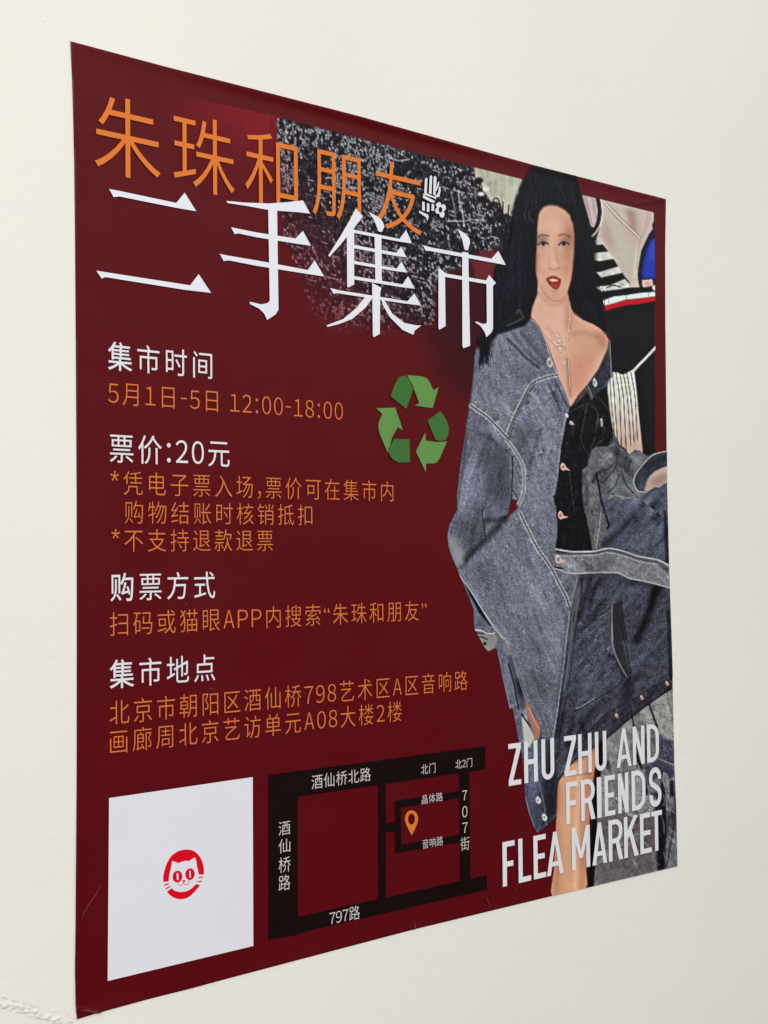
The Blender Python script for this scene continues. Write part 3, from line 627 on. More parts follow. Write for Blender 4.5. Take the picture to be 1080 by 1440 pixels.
line(K_([(-10, 478), (140, 518), (300, 513), (520, 514), (620, 558), (760, 586), (960, 638)]), 1.5, (190, 190, 194), .8, .5)
line(K_([(0, 465), (60, 475)]), 2.4, (30, 30, 36), .9, .6); line(K_([(5, 330), (90, 345)]), 2.2, (34, 34, 42), .8, .6); fill(K_([(850, 440), (950, 480), (955, 520), (880, 460)]), (56, 58, 72), 1, .8)
tone(K_([(340, 380), (480, 370), (480, 500), (320, 500)]), .85, 5); tone(K_([(60, 390), (220, 400), (220, 500), (80, 480)]), 1.12, 5)

# --- topstitched seams of the light half
def seam(pts, wd=4.6, dash=True, sm=True):
    p = smooth(pts, False, 6)
    line(p, wd, (128, 132, 138), .75, .8, False)
    q = np.asarray(p); t = np.gradient(q, axis=0); t /= np.hypot(*t.T)[:, None] + 1e-9; nn = np.stack([-t[:, 1], t[:, 0]], 1)
    for s_ in (-1, 1): line([tuple(r) for r in q + nn * s_ * wd * .45], .95, (186, 188, 190), .8, .45, False)
    for i_ in range(2, len(q) - 1, 1):
        e = rng.uniform(3, 8); sd = rng.choice((-1, 1)); c0 = q[i_] + nn[i_] * sd * wd * .5
        tline([tuple(c0), tuple(c0 + nn[i_] * sd * e + t[i_] * rng.uniform(-2, 2))], 1.8, rng.choice((.86, .9, 1.08, 1.12)), 1.1)
    if dash:
        L = np.concatenate([[0], np.cumsum(np.hypot(*np.diff(q, axis=0).T))])
        for s0 in np.arange(1.5, L[-1], 5.2):
            a = [np.interp(s0 + d, L, q[:, 0]) for d in (0, 2.3)]; b = [np.interp(s0 + d, L, q[:, 1]) for d in (0, 2.3)]
            line(list(zip(a, b)), 1.7, (60, 62, 76), .75, .5, False)
seam(G_([(520, 385), (460, 398), (400, 420), (372, 448), (345, 500), (310, 570), (280, 640), (258, 700)]), 5.0)
seam(G_([(75, 540), (110, 565), (160, 600), (210, 650), (262, 705)]), 5.2)
seam(G_([(258, 715), (285, 750), (318, 800), (340, 850), (346, 920), (342, 985), (318, 1045)]), 5.0, False)
seam(H_([(660, 720), (690, 790), (740, 890), (790, 1000), (830, 1075)]), 5.2); seam(J_([(765, 220), (820, 320), (885, 415), (940, 500), (1000, 620), (1050, 710), (1075, 790)]), 5.2)
tline(G_([(268, 712), (300, 610), (360, 490), (400, 430)]), 3, .72, 2)

# --- skin: neck, chest, shoulder, face
SKIN = [(746, 446), (745.3, 440), (748, 430), (754, 415), (755, 398), (752, 382), (754, 330), (756, 303), (758, 297.8), (763.6, 290.8), (773, 287.5), (784.4, 289.7), (794, 295), (801, 303), (805, 314.4), (807.2, 330), (806.5, 355), (804.5, 378), (803, 392.8), (798, 409), (800, 423), (803, 434), (810.6, 442.5), (819, 449.5), (834.4, 456), (842, 461), (849.7, 468.6), (855, 478), (852.5, 492), (840, 520), (825, 541), (812, 556), (802, 571.5), (795.6, 553), (784.4, 528), (776, 503), (768, 481), (759.4, 461.7), (752, 452)]
fill(SKIN, (205, 160, 137), .6)
fill([(747, 440), (757, 405), (770, 422), (782, 428), (795, 418), (799, 440), (800, 470), (788, 500), (775, 480)], (211, 168, 142), 5, .8)
fill([(800, 440), (812, 446), (842, 462), (852, 480), (842, 505), (815, 520), (800, 480)], (196, 146, 118), 6, .8)
fill([(838, 462), (850, 470), (854, 482), (848, 495), (840, 480)], (178, 108, 84), 4, .75)
fill([(800, 500), (836, 500), (822, 540), (804, 566), (796, 545)], (196, 132, 104), 6, .75)
fill([(791, 420), (799, 412), (801, 430), (806, 446), (800, 478), (794, 452), (794, 432)], (176, 118, 94), 3, .65)
line([(759, 402), (766, 413), (774, 421), (782.8, 423.6), (791, 420), (799, 408)], 2.2, (156, 100, 80), .6, 1.6)
line([(757, 412), (768, 424), (780, 429), (792, 425)], 4, (186, 134, 108), .6, 3)
# face, softly printed
FACE = smooth([(755, 398), (752, 382), (753.5, 345), (754.5, 318), (758, 297.8), (763.6, 290.8), (773, 287.5), (784.4, 289.7), (794, 295), (801, 303), (805, 314.4), (807.2, 330), (806.5, 355), (804.5, 378), (803, 392.8), (798, 408), (791, 419), (782.8, 422.6), (774, 420), (766, 411.5), (759, 401)], True, 3)
fill(FACE, (200, 152, 126), .7)
fill([(764, 296), (784, 293), (793, 318), (786, 350), (788, 372), (770, 376), (766, 330)], (212, 166, 140), 6, .75)
fill([(796, 300), (806, 320), (806, 372), (798, 400), (792, 375), (796, 340)], (164, 106, 84), 5, .7)
fill([(752, 330), (758, 330), (758, 385), (752, 385)], (176, 124, 104), 4, .6)
fill(ell(761.5, 338, 8, 8), (104, 78, 72), 4, .7); fill(ell(795, 339, 9, 7), (136, 92, 74), 4, .65)
fill([(797, 324), (806, 324), (806, 352), (797, 350)], (140, 92, 72), 4, .55)
fill([(750, 360), (757, 358), (757, 382), (752, 384)], (132, 94, 82), 3, .6)
fill(ell(774, 318, 9, 12), (217, 174, 148), 6, .6); fill(ell(774, 345, 2.2, 16), (218, 175, 150), 2.2, .6); fill(ell(763, 372, 6, 7), (214, 168, 144), 4, .6); fill(ell(794, 370, 5, 7), (206, 152, 128), 4, .6)
line([(756, 333), (762, 330.5), (770, 332)], 2.0, (58, 42, 40), .6, 1.3); line([(785, 331.5), (792, 329.5), (801, 333)], 2.0, (70, 50, 44), .55, 1.3)
for cx_ in (763, 792):
    fill(smooth([(cx_ - 6, 344), (cx_ - 1, 340.6), (cx_ + 6, 343.4), (cx_ + 1, 346.2)]), (176, 152, 144), .8, .6)
    fill(ell(cx_ + .3, 343.2, 2.7, 2.7), (36, 26, 24), .7)
    line([(cx_ - 7, 344.5), (cx_ - 1, 340.4), (cx_ + 7, 343)], 2.2, (34, 26, 28), .8, .9)
line([(773, 350), (771.5, 362), (770, 371)], 2.2, (186, 136, 113), .45, 1.8); line([(781, 350), (782.5, 362), (784, 370)], 3, (182, 130, 107), .5, 2.2)
fill(ell(778, 371, 4.5, 3), (220, 176, 152), 2, .7); line([(771.5, 376.5), (775, 378.6), (779, 379.4), (783, 378.4), (787, 376)], 1.5, (150, 94, 78), .6, 1.0)
LIPS = smooth(z(680, 340, .13889, [(628, 376), (655, 358), (690, 344), (705, 350), (722, 348), (750, 364), (779, 384), (772, 430), (758, 465), (735, 485), (705, 478), (675, 455), (650, 425)]), True, 3)
fill(LIPS, (134, 52, 44), .7); fill(z(680, 340, .13889, [(655, 385), (690, 374), (745, 384), (742, 402), (690, 404), (668, 398)]), (224, 172, 154), .6, .95); fill(z(680, 340, .13889, [(675, 425), (720, 440), (755, 425), (740, 470), (700, 468)]), (168, 62, 50), 1, .8)
line(z(680, 340, .13889, [(690, 500), (720, 506), (745, 496)]), 1.8, (172, 118, 94), .6, 1.5)
w, m = pmask(SKIN, 1); canvas[w] *= (1 + m * (.006 * N_GRAIN[w] + .005 * N_MED[w] + .02 * N_BIG[w]))[..., None]
w, m = pmask(LEG, 1); canvas[w] *= (1 + m * (.008 * N_GRAIN[w] + .006 * N_MED[w] + .022 * N_BIG[w]))[..., None]
w, m = pmask(SKIN, 1.5); canvas[w] += m[..., None] * np.array([7, 8, 10]) / 255.
w, m = pmask(LEG, 1.5); canvas[w] += m[..., None] * np.array([6, 6, 7]) / 255.
# collar bones and necklace shadow
tline([(770, 462), (782, 476), (792, 490)], 5, .95, 3); tline([(806, 470), (822, 468), (838, 474)], 6, .94, 4); tline([(797, 505), (799, 530), (801, 556)], 5, .88, 3)
for i in range(90):
    a, r = rng.uniform(0, 6.28), abs(rng.normal(0, 7)); px, py = 785 + r * math.cos(a) * .9, 483 + r * math.sin(a) * 1.7
    fill(ell(px, py, .9, .9, 8), (230, 206, 194) if i % 2 else (176, 132, 114), .4, .6)

# --- hair
HAIR = [(747, 233.4), (808.8, 247.6), (811.5, 255), (813.6, 261.7), (817.8, 275.6), (823, 293.6), (827.5, 314), (830, 345), (834.4, 394), (840, 412), (847, 424), (848.5, 442), (848, 456), (851, 467), (842, 460), (834.4, 455.6), (819, 449), (806.7, 441), (801, 426), (798, 411), (803, 393), (805, 378), (807, 350), (807.4, 329), (805, 314.4), (801, 303), (794, 295), (784.4, 289.8), (773, 287.8), (763.6, 290.8), (758, 297.8), (756, 303), (754.5, 320), (754, 345), (752, 380), (755, 396), (754, 415), (748, 430), (745.3, 443), (744, 450), (738, 458), (716, 465), (700, 470), (690, 480), (686, 498), (684.5, 512), (682, 513), (681, 498), (679, 505), (676.5, 516), (674, 512), (675, 495), (670, 478), (680, 466), (688.6, 456), (691, 439), (692.8, 411), (695.5, 378), (704, 366), (714, 352), (718.5, 330), (720.5, 311), (718.5, 299), (724.7, 278), (731.7, 259), (742.8, 239.4)]
fill(HAIR, (14, 16, 24), 1.5)
hw, hm = pmask(HAIR, .9)
canvas[hw] *= np.clip(1 + hm * (.20 * N_STR[hw] + .10 * N_MED[hw]), .5, 1.8)[..., None]
for q, c, a in (([(747, 262), (740, 285), (737, 305)], (46, 52, 70), .6), ([(752, 270), (746, 292), (742, 312)], (52, 58, 76), .5), ([(735, 300), (738, 308)], (84, 90, 104), .6), ([(742, 298), (745, 309), (750, 313)], (76, 82, 98), .5), ([(760, 255), (755, 275), (752, 295)], (34, 40, 56), .7),
                ([(800, 262), (808, 290), (814, 330)], (32, 34, 42), .7), ([(722, 330), (716, 370), (712, 420)], (34, 36, 56), .6), ([(736, 330), (732, 380), (730, 430)], (30, 32, 48), .6), ([(706, 400), (704, 425), (700, 450)], (36, 36, 50), .6), ([(728, 440), (712, 452), (700, 462)], (40, 42, 50), .6), ([(815, 400), (825, 425), (840, 450)], (26, 28, 34), .7),
                ([(770, 240), (785, 262), (796, 284)], (28, 32, 42), .8), ([(712, 458), (726, 452), (736, 446)], (120, 118, 116), .5), ([(725, 440), (729, 436), (733, 444)], (150, 104, 72), .5)):
    line(q, 2.2, c, a, 1.2)
for i in range(140):
    s_ = rng.uniform(0, 1); x0_ = 724 + rng.uniform(0, 84); y0_ = 250 + abs(x0_ - 770) * .55 + rng.uniform(0, 30)
    side = -1 if x0_ < 768 else 1
    if 750 < x0_ + side * 18 < 812 or 750 < x0_ < 812: y0_ = 246 + abs(x0_ - 775) * .4
    ln_ = 38 if 750 < x0_ < 812 else 95
    line([(x0_, y0_), (x0_ + side * 6 * ln_ / 95, y0_ + ln_ * .45), (x0_ + side * rng.uniform(6, 16) * ln_ / 95, y0_ + ln_)], .7, (40, 44, 58) if i % 2 else (10, 11, 16), .28, .4)
fill(FACE, (0, 0, 0), .1, 0)
for i in range(90):
    t_ = rng.uniform(0, 1); xa = 722 - 26 * t_ + rng.normal(0, 3); ya = 305 + 120 * t_; am = rng.uniform(2, 7)
    pth = [(xa + am * math.sin(k_ * 1.7 + t_ * 9) - k_ * 2.2, ya + k_ * 11) for k_ in range(5)]
    if max(p[1] for p in pth) < 476: line(pth, .9, (13, 14, 20), .55, .6)
for i in range(80):
    xa = rng.uniform(700, 746); ya = rng.uniform(320, 415); am = rng.uniform(1.5, 5); cc = rng.uniform(.6, 1)
    line([(xa + am * math.sin(k_ * 1.5 + xa) - k_ * 1.2, ya + k_ * 10) for k_ in range(5)], rng.uniform(.7, 1.6), (int(36 * cc), int(38 * cc), int(58 * cc)), .5, .7)
for i in range(50):
    xa = rng.uniform(808, 830); ya = rng.uniform(300, 400)
    line([(xa + k_ * rng.uniform(1.5, 3.2), ya + k_ * 12) for k_ in range(4)], 1.0, (24, 26, 34), .5, .7)
for i in range(36):
    xa = rng.uniform(745, 805); line([(xa, 242 + (xa - 747) * .22), (xa + (xa - 778) * .25, 262), (xa + (xa - 778) * .45, 284)], 1.1, (34, 38, 52), .35, .8)
for i in range(14):
    xa = rng.uniform(672, 690); line([(xa + 8, 474), (xa + 2, 492), (xa - 1, rng.uniform(500, 520))], .9, (16, 17, 22), .8, .5)
for i in range(16):
    xa = rng.uniform(826, 848); ya = rng.uniform(400, 440); line([(xa, ya), (xa + 4, ya + 14), (xa + 4, ya + 30)], .8, (16, 17, 22), .7, .5)
for q in ([(757, 298), (763, 291), (773, 288), (784, 290), (795, 296)],): line(q, 1.8, (96, 66, 58), .5, 1.2)
line([(678, 500), (679, 515)], 1.2, (24, 26, 32), .9, .6)

# --- metal buttons (printed)
BTNS = []
def button(x_, y_, rx=4.2, ry=5.2, tail=None, c=(206, 166, 150)):
    pts = smooth([(x_ - rx, y_ - ry * .2), (x_ - rx * .3, y_ - ry), (x_ + rx * .6, y_ - ry * .5), (x_ + rx * 1.1, y_ + ry * .15)] + ([tail] if tail else []) + [(x_ + rx * .8, y_ + ry * .75), (x_, y_ + ry), (x_ - rx * .8, y_ + ry * .6)], True, 4)
    BTNS.append(pts)
    fill(pts, c, .5); fill(ell(x_ - .5, y_, rx * .5, ry * .55), tuple(int(v * .62) for v in c), .6, .8); line([(x_ - rx * .7, y_ - ry * .4), (x_ - rx * .1, y_ - ry * .8)], 1.0, (240, 224, 216), .8, .5)
button(791, 656.5, 4, 5.4, (801, 662)); button(787.5, 724.5, 3.8, 6, (798.5, 727)); button(784.5, 786.5, 4.2, 6, (795, 787), (198, 178, 170))
button(772, 510, 4.2, 7.2, None, (186, 178, 172)); button(802.5, 595, 2.5, 3, (806, 598), (190, 184, 180)); button(835.5, 538, 2.8, 6.2, None, (188, 190, 194)); button(845, 594, 1.8, 6, (846.5, 584), (168, 156, 150)); button(796, 584.5, 2, 2.8, None, (222, 222, 222))
for (x_, y_) in BTN_HEM: button(x_, y_, 2.2, 3.2, None, (196, 150, 130))
for (x_, y_) in BTN_CUFF: button(x_, y_, 3.4, 5.2, None, (206, 206, 202))
canvas = canvas + .75 * (canvas - gblur(canvas, 1.0 * K)) + .25 * (canvas - gblur(canvas, 5 * K))   # the sharpening of the printed photo
canvas = np.clip(canvas, .01, 1)

def sample(pts):
    fx = np.clip((pts[:, 0] - X0) * K, 0, CW - 1.01); fy = np.clip((pts[:, 1] - Y0) * K, 0, CH - 1.01)
    ix, iy = fx.astype(int), fy.astype(int); dx, dy = (fx - ix)[:, None], (fy - iy)[:, None]
    a = canvas[iy, ix] * (1 - dx) + canvas[iy, ix + 1] * dx; b = canvas[iy + 1, ix] * (1 - dx) + canvas[iy + 1, ix + 1] * dx
    return a * (1 - dy) + b * dy
def inpoly(x, y, p):
    m = np.zeros(x.shape, bool); n = len(p)
    for i in range(n):
        (ax, ay), (bx, by) = p[i], p[(i + 1) % n]
        if ay != by: m ^= ((ay > y) != (by > y)) & (x < (bx - ax) * (y - ay) / (by - ay) + ax)
    return m
def nearest(pts, poly):
    best = np.full(len(pts), 1e9); out = pts.copy(); p = np.asarray(poly, float)
    for i in range(len(p)):
        d, t, q = seg_dist(pts, p[i], p[(i + 1) % len(p)])
        k = d < best; best[k] = d[k]; out[k] = q[k]
    return out
OUT_ARR = np.asarray(OUTLINE)
def tidy(poly):                                # keep a printed shape on the paper
    p = np.asarray(poly, float); bad = ~inpoly(p[:, 0], p[:, 1], OUT_ARR)
    if bad.any(): p[bad] = nearest(p[bad], OUT_ARR)
    return p
LAYER = [0]
def patch(name, poly, layer, mat, parent, step=1.25, color=True, rim=False):
    """a printed shape as a fine mesh whose rim follows the outline and whose vertices carry the ink colour"""
    poly = tidy(poly)
    layer = LAYER[0]; LAYER[0] += 1
    x0, y0 = poly.min(0) - step; x1, y1 = poly.max(0) + step
    gx = np.arange(x0, x1 + step, step); gy = np.arange(y0, y1 + step, step)
    A, B = np.meshgrid(gx, gy); ins = inpoly(A, B, poly)
    cell = ins[:-1, :-1] | ins[1:, :-1] | ins[:-1, 1:] | ins[1:, 1:]
    nx = len(gx); r, c = np.nonzero(cell)
    q = np.stack([r * nx + c, (r + 1) * nx + c, (r + 1) * nx + c + 1, r * nx + c + 1], 1)
    used = np.unique(q); remap = np.full(A.size, -1); remap[used] = np.arange(len(used)); q = remap[q]
    pts = np.stack([A.ravel()[used], B.ravel()[used]], 1); out = ~ins.ravel()[used]
    if out.any(): pts[out] = nearest(pts[out], poly)
    v = place(P(pts), layer); faces = q.tolist()
    if rim:
        cnt = {}
        for f in faces:
            for a, b in zip(f, f[1:] + f[:1]): cnt[(a, b)] = 1
        border = [e for e in cnt if (e[1], e[0]) not in cnt]
        ids = sorted({a for e in border for a in e}); back = {a: len(v) + i for i, a in enumerate(ids)}
        vb = v[ids].copy(); vb[:, 1] += .00045
        v = np.concatenate([v, vb]); faces += [[b, a, back[a], back[b]] for a, b in border]
    o = link(name, v, faces, mat, parent)
    if color:
        ca = o.data.color_attributes.new('ink', 'FLOAT_COLOR', 'POINT')
        c4 = np.ones((len(v), 4), np.float32); c4[:len(pts), :3] = print_tone(sample(pts) * 255)
        ca.data.foreach_set('color', c4.ravel())
    for pgn in o.data.polygons: pgn.use_smooth = True
    return o

# ------------------------------------------------------------------ the wall
def grid_patch(name, pts, half, mat, parent, height, n=(80, 14)):
    """a strip of raised plaster along a path on the wall"""
    uv = P(smooth(pts, False, 8)); L = np.concatenate([[0], np.cumsum(np.hypot(*np.diff(uv, axis=0).T))])
    s = np.linspace(0, L[-1], n[0]); cx, cy = np.interp(s, L, uv[:, 0]), np.interp(s, L, uv[:, 1])
    tx, ty = np.gradient(cx), np.gradient(cy); k = np.hypot(tx, ty); tx, ty = tx / k, ty / k
    v, f = [], []
    for i in range(n[0]):
        for j in range(n[1]):
            t = j / (n[1] - 1) * 2 - 1
            h = height(i / (n[0] - 1), t)
            v.append((cx[i] - ty[i] * t * half, -h, cy[i] + tx[i] * t * half + Z0))
    for i in range(n[0] - 1):
        for j in range(n[1] - 1):
            a = i * n[1] + j; f.append((a, a + 1, a + n[1] + 1, a + n[1]))
    o = link(name, v, f, mat, parent)
    for pg in o.data.polygons: pg.use_smooth = True
    return o
wv = [(-3, 0, -.0), (4.5, 0, -.0), (4.5, 0, 3.4), (-3, 0, 3.4), (-3, .2, 0), (4.5, .2, 0), (4.5, .2, 3.4), (-3, .2, 3.4)]
wall = link('wall', wv, [(0, 1, 2, 3), (5, 4, 7, 6), (4, 0, 3, 7), (1, 5, 6, 2), (3, 2, 6, 7), (4, 5, 1, 0)], M_WALL)
wall['kind'] = 'structure'
r2 = np.random.default_rng(3)
prof = gblur(r2.standard_normal((90, 16)).astype(np.float32), 1.3, 1.0); prof /= prof.std()
def crack_h(s, t):
    i, j = min(89, int(s * 89)), min(15, int((t + 1) / 2 * 15))
    e = (1 - t * t) ** 1.0 * min(1, s * 12 + .3) * min(1, (1 - s) * 8)
    return -.0002 + e * (.00055 + .00042 * float(prof[i, j])) - .0008 * math.exp(-((t - .35) / .16) ** 2) * e
grid_patch('plaster_crack', [(-8, 1403), (5, 1411), (24, 1415), (45, 1421), (62, 1427), (80, 1432), (100, 1438), (122, 1450)], .0075, M_CRACK, wall, crack_h, (150, 22))
def bump_h(a):
    return lambda s, t: -.0001 + a * math.exp(-((s - .5) / .25) ** 2 - (t / .5) ** 2)
for nm, pts, hw_, a in ((n_1, p_1, h_1, a_1 * .42) for n_1, p_1, h_1, a_1 in (('paint_chip', [(58, 33), (67, 24)], .0022, .0010), ('paint_chip', [(318, 15), (326, 34)], .0035, .0010), ('paint_chip', [(944, 337), (950, 333)], .0020, .0009), ('paint_chip', [(1026, 73), (1031, 70)], .0020, .0008), ('paint_chip', [(827, 50), (829, 56)], .002, .0006),
                        ('paint_chip', [(60, 1193), (66, 1186)], .003, .0009), ('paint_chip', [(70, 1206), (86, 1197)], .0035, .0008), ('paint_chip', [(683, 1334), (688, 1336)], .0015, .0006))):
    grid_patch(nm, pts, hw_, M_WALL, wall, bump_h(a), (14, 9))
def patch_h(s, t):
    e = max(0, 1 - max(abs(s * 2 - 1), abs(t)) ** 6)
    return -.0001 + .00042 * e
grid_patch('plaster_patch', [(960, 1064), (964, 1085), (966, 1112)], .011, M_WALL, wall, patch_h, (40, 24))

# ------------------------------------------------------------------ the poster
poster = empty('poster', None, (0.5, 0, Z0))
bpy.context.view_layer.update()
poster['label'] = 'square maroon flea market poster with a denim-clad woman, pasted on a white wall'
poster['category'] = 'poster'
sheet = patch('sheet', OUTLINE, 0, M_SHEET, poster, 2.6, False, True)

# printed photo of clothes behind the text
photo_poly = [(222, 127.5), (389, 163.8), (665.6, 235.6), (734, 252.3), (817, 273.6), (919.5, 298.8), (920.5, 400), (921, 640), (860, 640), (800, 560), (690, 600), (600, 600), (420, 560), (240, 420), (215, 250)]
photo = patch('clothes_photo', photo_poly, 1, M_PRINT, poster, 1.3)
patch('tweed_cloth', tw, 2, M_PRINT, photo)
patch('pale_cloth', pc, 3, M_PRINT, photo)
patch('red_cloth', [(222, 128), (388.5, 164), (388.5, 215), (380, 250), (300, 240), (225, 190)], 2, M_PRINT, photo)
patch('cream_sweater', [(843.5, 280.2), (919, 299), (918.5, 311), (916.2, 316), (917.4, 322), (912, 329), (907, 340), (901, 354), (898, 370), (896, 386), (897.5, 393), (890, 404), (879, 390), (868, 374), (858, 358), (846, 343), (838, 337), (842, 322), (846, 305)], 3, M_PRINT, photo)
patch('striped_sleeve', [(826, 331), (838, 337), (846, 343), (858, 358), (868, 374), (879, 390), (890, 404), (848, 423), (838, 420), (832, 390)], 3, M_PRINT, photo)
patch('blue_cloth', [(919.8, 322), (914, 329), (908, 340), (902, 352), (898.5, 372), (896.5, 390), (899, 405), (920.5, 408)], 3, M_PRINT, photo)
trousers = [(846, 420), (880, 405), (921, 409), (921, 640), (905, 640), (897, 575), (891, 518), (875, 525), (861, 521), (856, 480), (849, 455)]
patch('black_trousers', trousers, 3, M_PRINT, photo)
patch('pleated_cloth', pl_, 4, M_PRINT, photo)
jeans = patch('grey_jeans', [(837, 1040), (852, 1028), (888, 997), (921, 972), (944.7, 958), (945.8, 1000), (947.5, 1075), (950, 1133), (951.8, 1218), (833, 1246), (836, 1180), (840, 1110)], 2, M_PRINT, photo)

# printed woman
woman = empty('printed_person', poster)
patch('coat', COAT, 3, M_DENIM, woman)
skin_part = patch('skin', SKIN, 4, M_PRINT, woman, 1.1)
patch('leg', LEG, 3, M_PRINT, woman)
patch('dark_gap', [(826, 1052), (852, 1037), (846, 1075), (840, 1120), (838, 1180), (834, 1246), (820, 1250), (824, 1130)], 3, M_PRINT, woman)
patch('lips', LIPS, 5, M_PRINT, woman, .8)
sl = [q for q in SLEEVE] + [(737, 1100), (762, 1045), (741, 985), (727, 943), (706, 900), (675, 853), (643, 800), (655, 790), (683, 757), (709.5, 731), (718.5, 702), (720, 650), (709, 615), (661, 568)]
SL2 = [p for p in SLEEVE if p[1] > 566] + [(757, 1037), (757, 1017), (741, 985), (727, 943), (706, 898), (675, 853), (642, 800), (655, 791), (683, 757), (710, 731), (718, 702), (719, 690), (715, 622), (700, 600), (684, 587), (661, 569)]
SHOULDER = [p for p in SLEEVE if p[1] <= 568] + [(684, 587), (700, 600), (715, 622), (719, 690), (718, 702), (725, 702), (732, 690), (745, 600), (740, 500), (715, 462)]
patch('coat_sleeve', SL2, 4, M_DENIM, woman)
patch('coat_front', [(745.6, 447.5), (736, 455), (715, 462), (700, 468), (687.2, 475.5), (676, 484), (668.3, 492.8), (666.4, 511.7), (663, 545), (660.8, 567.2), (684, 587), (700, 600), (715, 622), (719, 690), (718, 702)] + BODY[6:], 5, M_DENIM, woman)
patch('coat_cuff', CUFF, 6, M_DENIM, woman)
patch('dark_skirt', DARK, 5, M_DENIM, woman)
patch('skirt_panel', UPR, 5, M_DENIM, woman)
patch('lining', STRIP, 6, M_DENIM, woman)
patch('rolled_sleeve', BUNCH, 6, M_DENIM, woman)
patch('sleeve_cuff', CUFFIN, 7, M_DENIM, woman)
patch('hand', HAND, 8, M_PRINT, woman)
patch('finger', FINGER, 6, M_PRINT, woman)
patch('black_panel', PANEL, 7, M_PRINT, woman)
patch('lapel', LAPEL, 8, M_DENIM, woman)
patch('waistband', BELT, 8, M_DENIM, woman)
patch('hair', HAIR, 7, M_PRINT, woman)
for b in BTNS: patch('button', b, 9, M_PRINT, woman, .8)
nk = [thick(P(smooth([(799, 424), (799.5, 440), (798, 458), (796, 476), (797, 500), (799, 530), (799, 545)], False)), .0011), thick(P(smooth([(757, 452), (762, 466), (772, 478), (783, 488)], False)), .0009)]
nk += [P(ell(x_, y_, r_, r_ * 1.5, 8)) for x_, y_, r_ in ((785, 480, 1.6), (781, 473, 1.0), (789, 474, 1.0), (785, 490, 1.3), (779, 484, 1.0), (791, 485, 1.0), (786, 500, 1.0), (791, 511, 1.5), (784, 467, .9), (788, 495, .8), (799, 450, 1.0), (798, 466, 1.0))]
flat('necklace', nk, 9, M_SILVER, woman, uv=True)

# ------------------------------------------------------------------ lettering set in type
_gc = {}
def outline_of(ch, off):
    cu = bpy.data.curves.new('type', 'FONT'); cu.body = ch; cu.offset = off; cu.resolution_u = 4
    o = bpy.data.objects.new('type', cu); COL.objects.link(o); bpy.context.view_layer.update()
    me = bpy.data.meshes.new_from_object(o)
    v = np.array([tuple(q.co)[:2] for q in me.vertices]).reshape(-1, 2); f = [tuple(p.vertices) for p in me.polygons]
    ar = sum(abs(area2(v[list(q)])) for q in f)
    bpy.data.objects.remove(o); bpy.data.curves.remove(cu); bpy.data.meshes.remove(me)
    return v, f, ar
def glyph(ch, off):
    if (ch, off) not in _gc:
        if ch == '\uff0a':                      # five-pointed asterisk
            sp = []
            for i in range(5):
                a = math.pi / 2 + i * 2 * math.pi / 5; d = np.array([math.cos(a), math.sin(a)]); n = np.array([-d[1], d[0]]); c = np.array([.5, .63])
                sp.append([tuple(c + n * .022), tuple(c + d * .20 + n * .034), tuple(c + d * .20 - n * .034), tuple(c - n * .022), tuple(c - d * .02)])
            v, f = union(sp); _gc[ch, off] = (v, f); return _gc[ch, off]
        v0, f0, a0 = outline_of(ch, 0.)
        best = None
        for d in (0, .0007, -.0007, .0014, -.0014, .0022, .003, .0045, -off):
            v, f, ar = outline_of(ch, off + d)
            if not len(f): continue
            per = (ar - a0) / (off + d) if abs(off + d) > 1e-6 else 0
            used = v[sorted({i for q in f for i in q})]
            ok = all(abs((used.max(0) - used.min(0)) - (v0.max(0) - v0.min(0)) - 2 * min(0, off + d)) < .05) and (abs(off + d) < 1e-6 or ar > a0 * (1 + (off + d) * 33))
            if ok: best = (v, f); break
        _gc[ch, off] = best or (v0, f0)
    return _gc[ch, off]
ADV = {'1': .56, '-': .36, ':': .30, ' ': .22, '*': .46, ',': .32, '“': .38, '”': .38, 'A': .62, 'P': .62}
def layout(s, off, track):
    V, F, x, boxes = [], [], 0, []
    n = 0
    for ch in s:
        a = ADV.get(ch, .56 if ch.isdigit() else 1.0)
        if ch != ' ':
            wide = chr(ord(ch) + 0xFEE0) if 0x21 <= ord(ch) <= 0x7e else ch
            v, f = glyph(wide, off)
            v = v.copy(); c = (v[:, 0].min() + v[:, 0].max()) / 2; wd = v[:, 0].max() - v[:, 0].min()
            if ch in '“”':
                v[:, 0] = v[:, 0] - c + x + a / 2
            elif a < 1:
                k = min(1.0, (a - .06) / wd) if ch not in ':,' else 1
                v[:, 0] = (v[:, 0] - c) * k + x + a / 2
            else: v[:, 0] += x
            V.append(v); F += [tuple(i + n for i in q) for q in f]; n += len(v); boxes.append((v[:, 1].min(), v[:, 1].max()))
        x += a + track
    return np.concatenate(V), F, boxes
def typeset(name, s, left, right, top, bot, mat, parent, off=0., track=.13, ref=0, layer=4, vref=None):
    """left/right: measured ends of the line; top/bot: measured extent of glyph number ref"""
    v, f, boxes = layout(s, off, track)
    b0, b1 = boxes[ref]
    u0, u1 = P([left, right])[:, 0]; v1, v0 = P([top, bot])[:, 1]
    x0, x1 = v[:, 0].min(), v[:, 0].max()
    uv = np.stack([u0 + (v[:, 0] - x0) / (x1 - x0) * (u1 - u0), v0 + (v[:, 1] - b0) / (b1 - b0) * (v1 - v0)], 1)
    return link(name, place(uv, layer + 44), f, mat, parent)
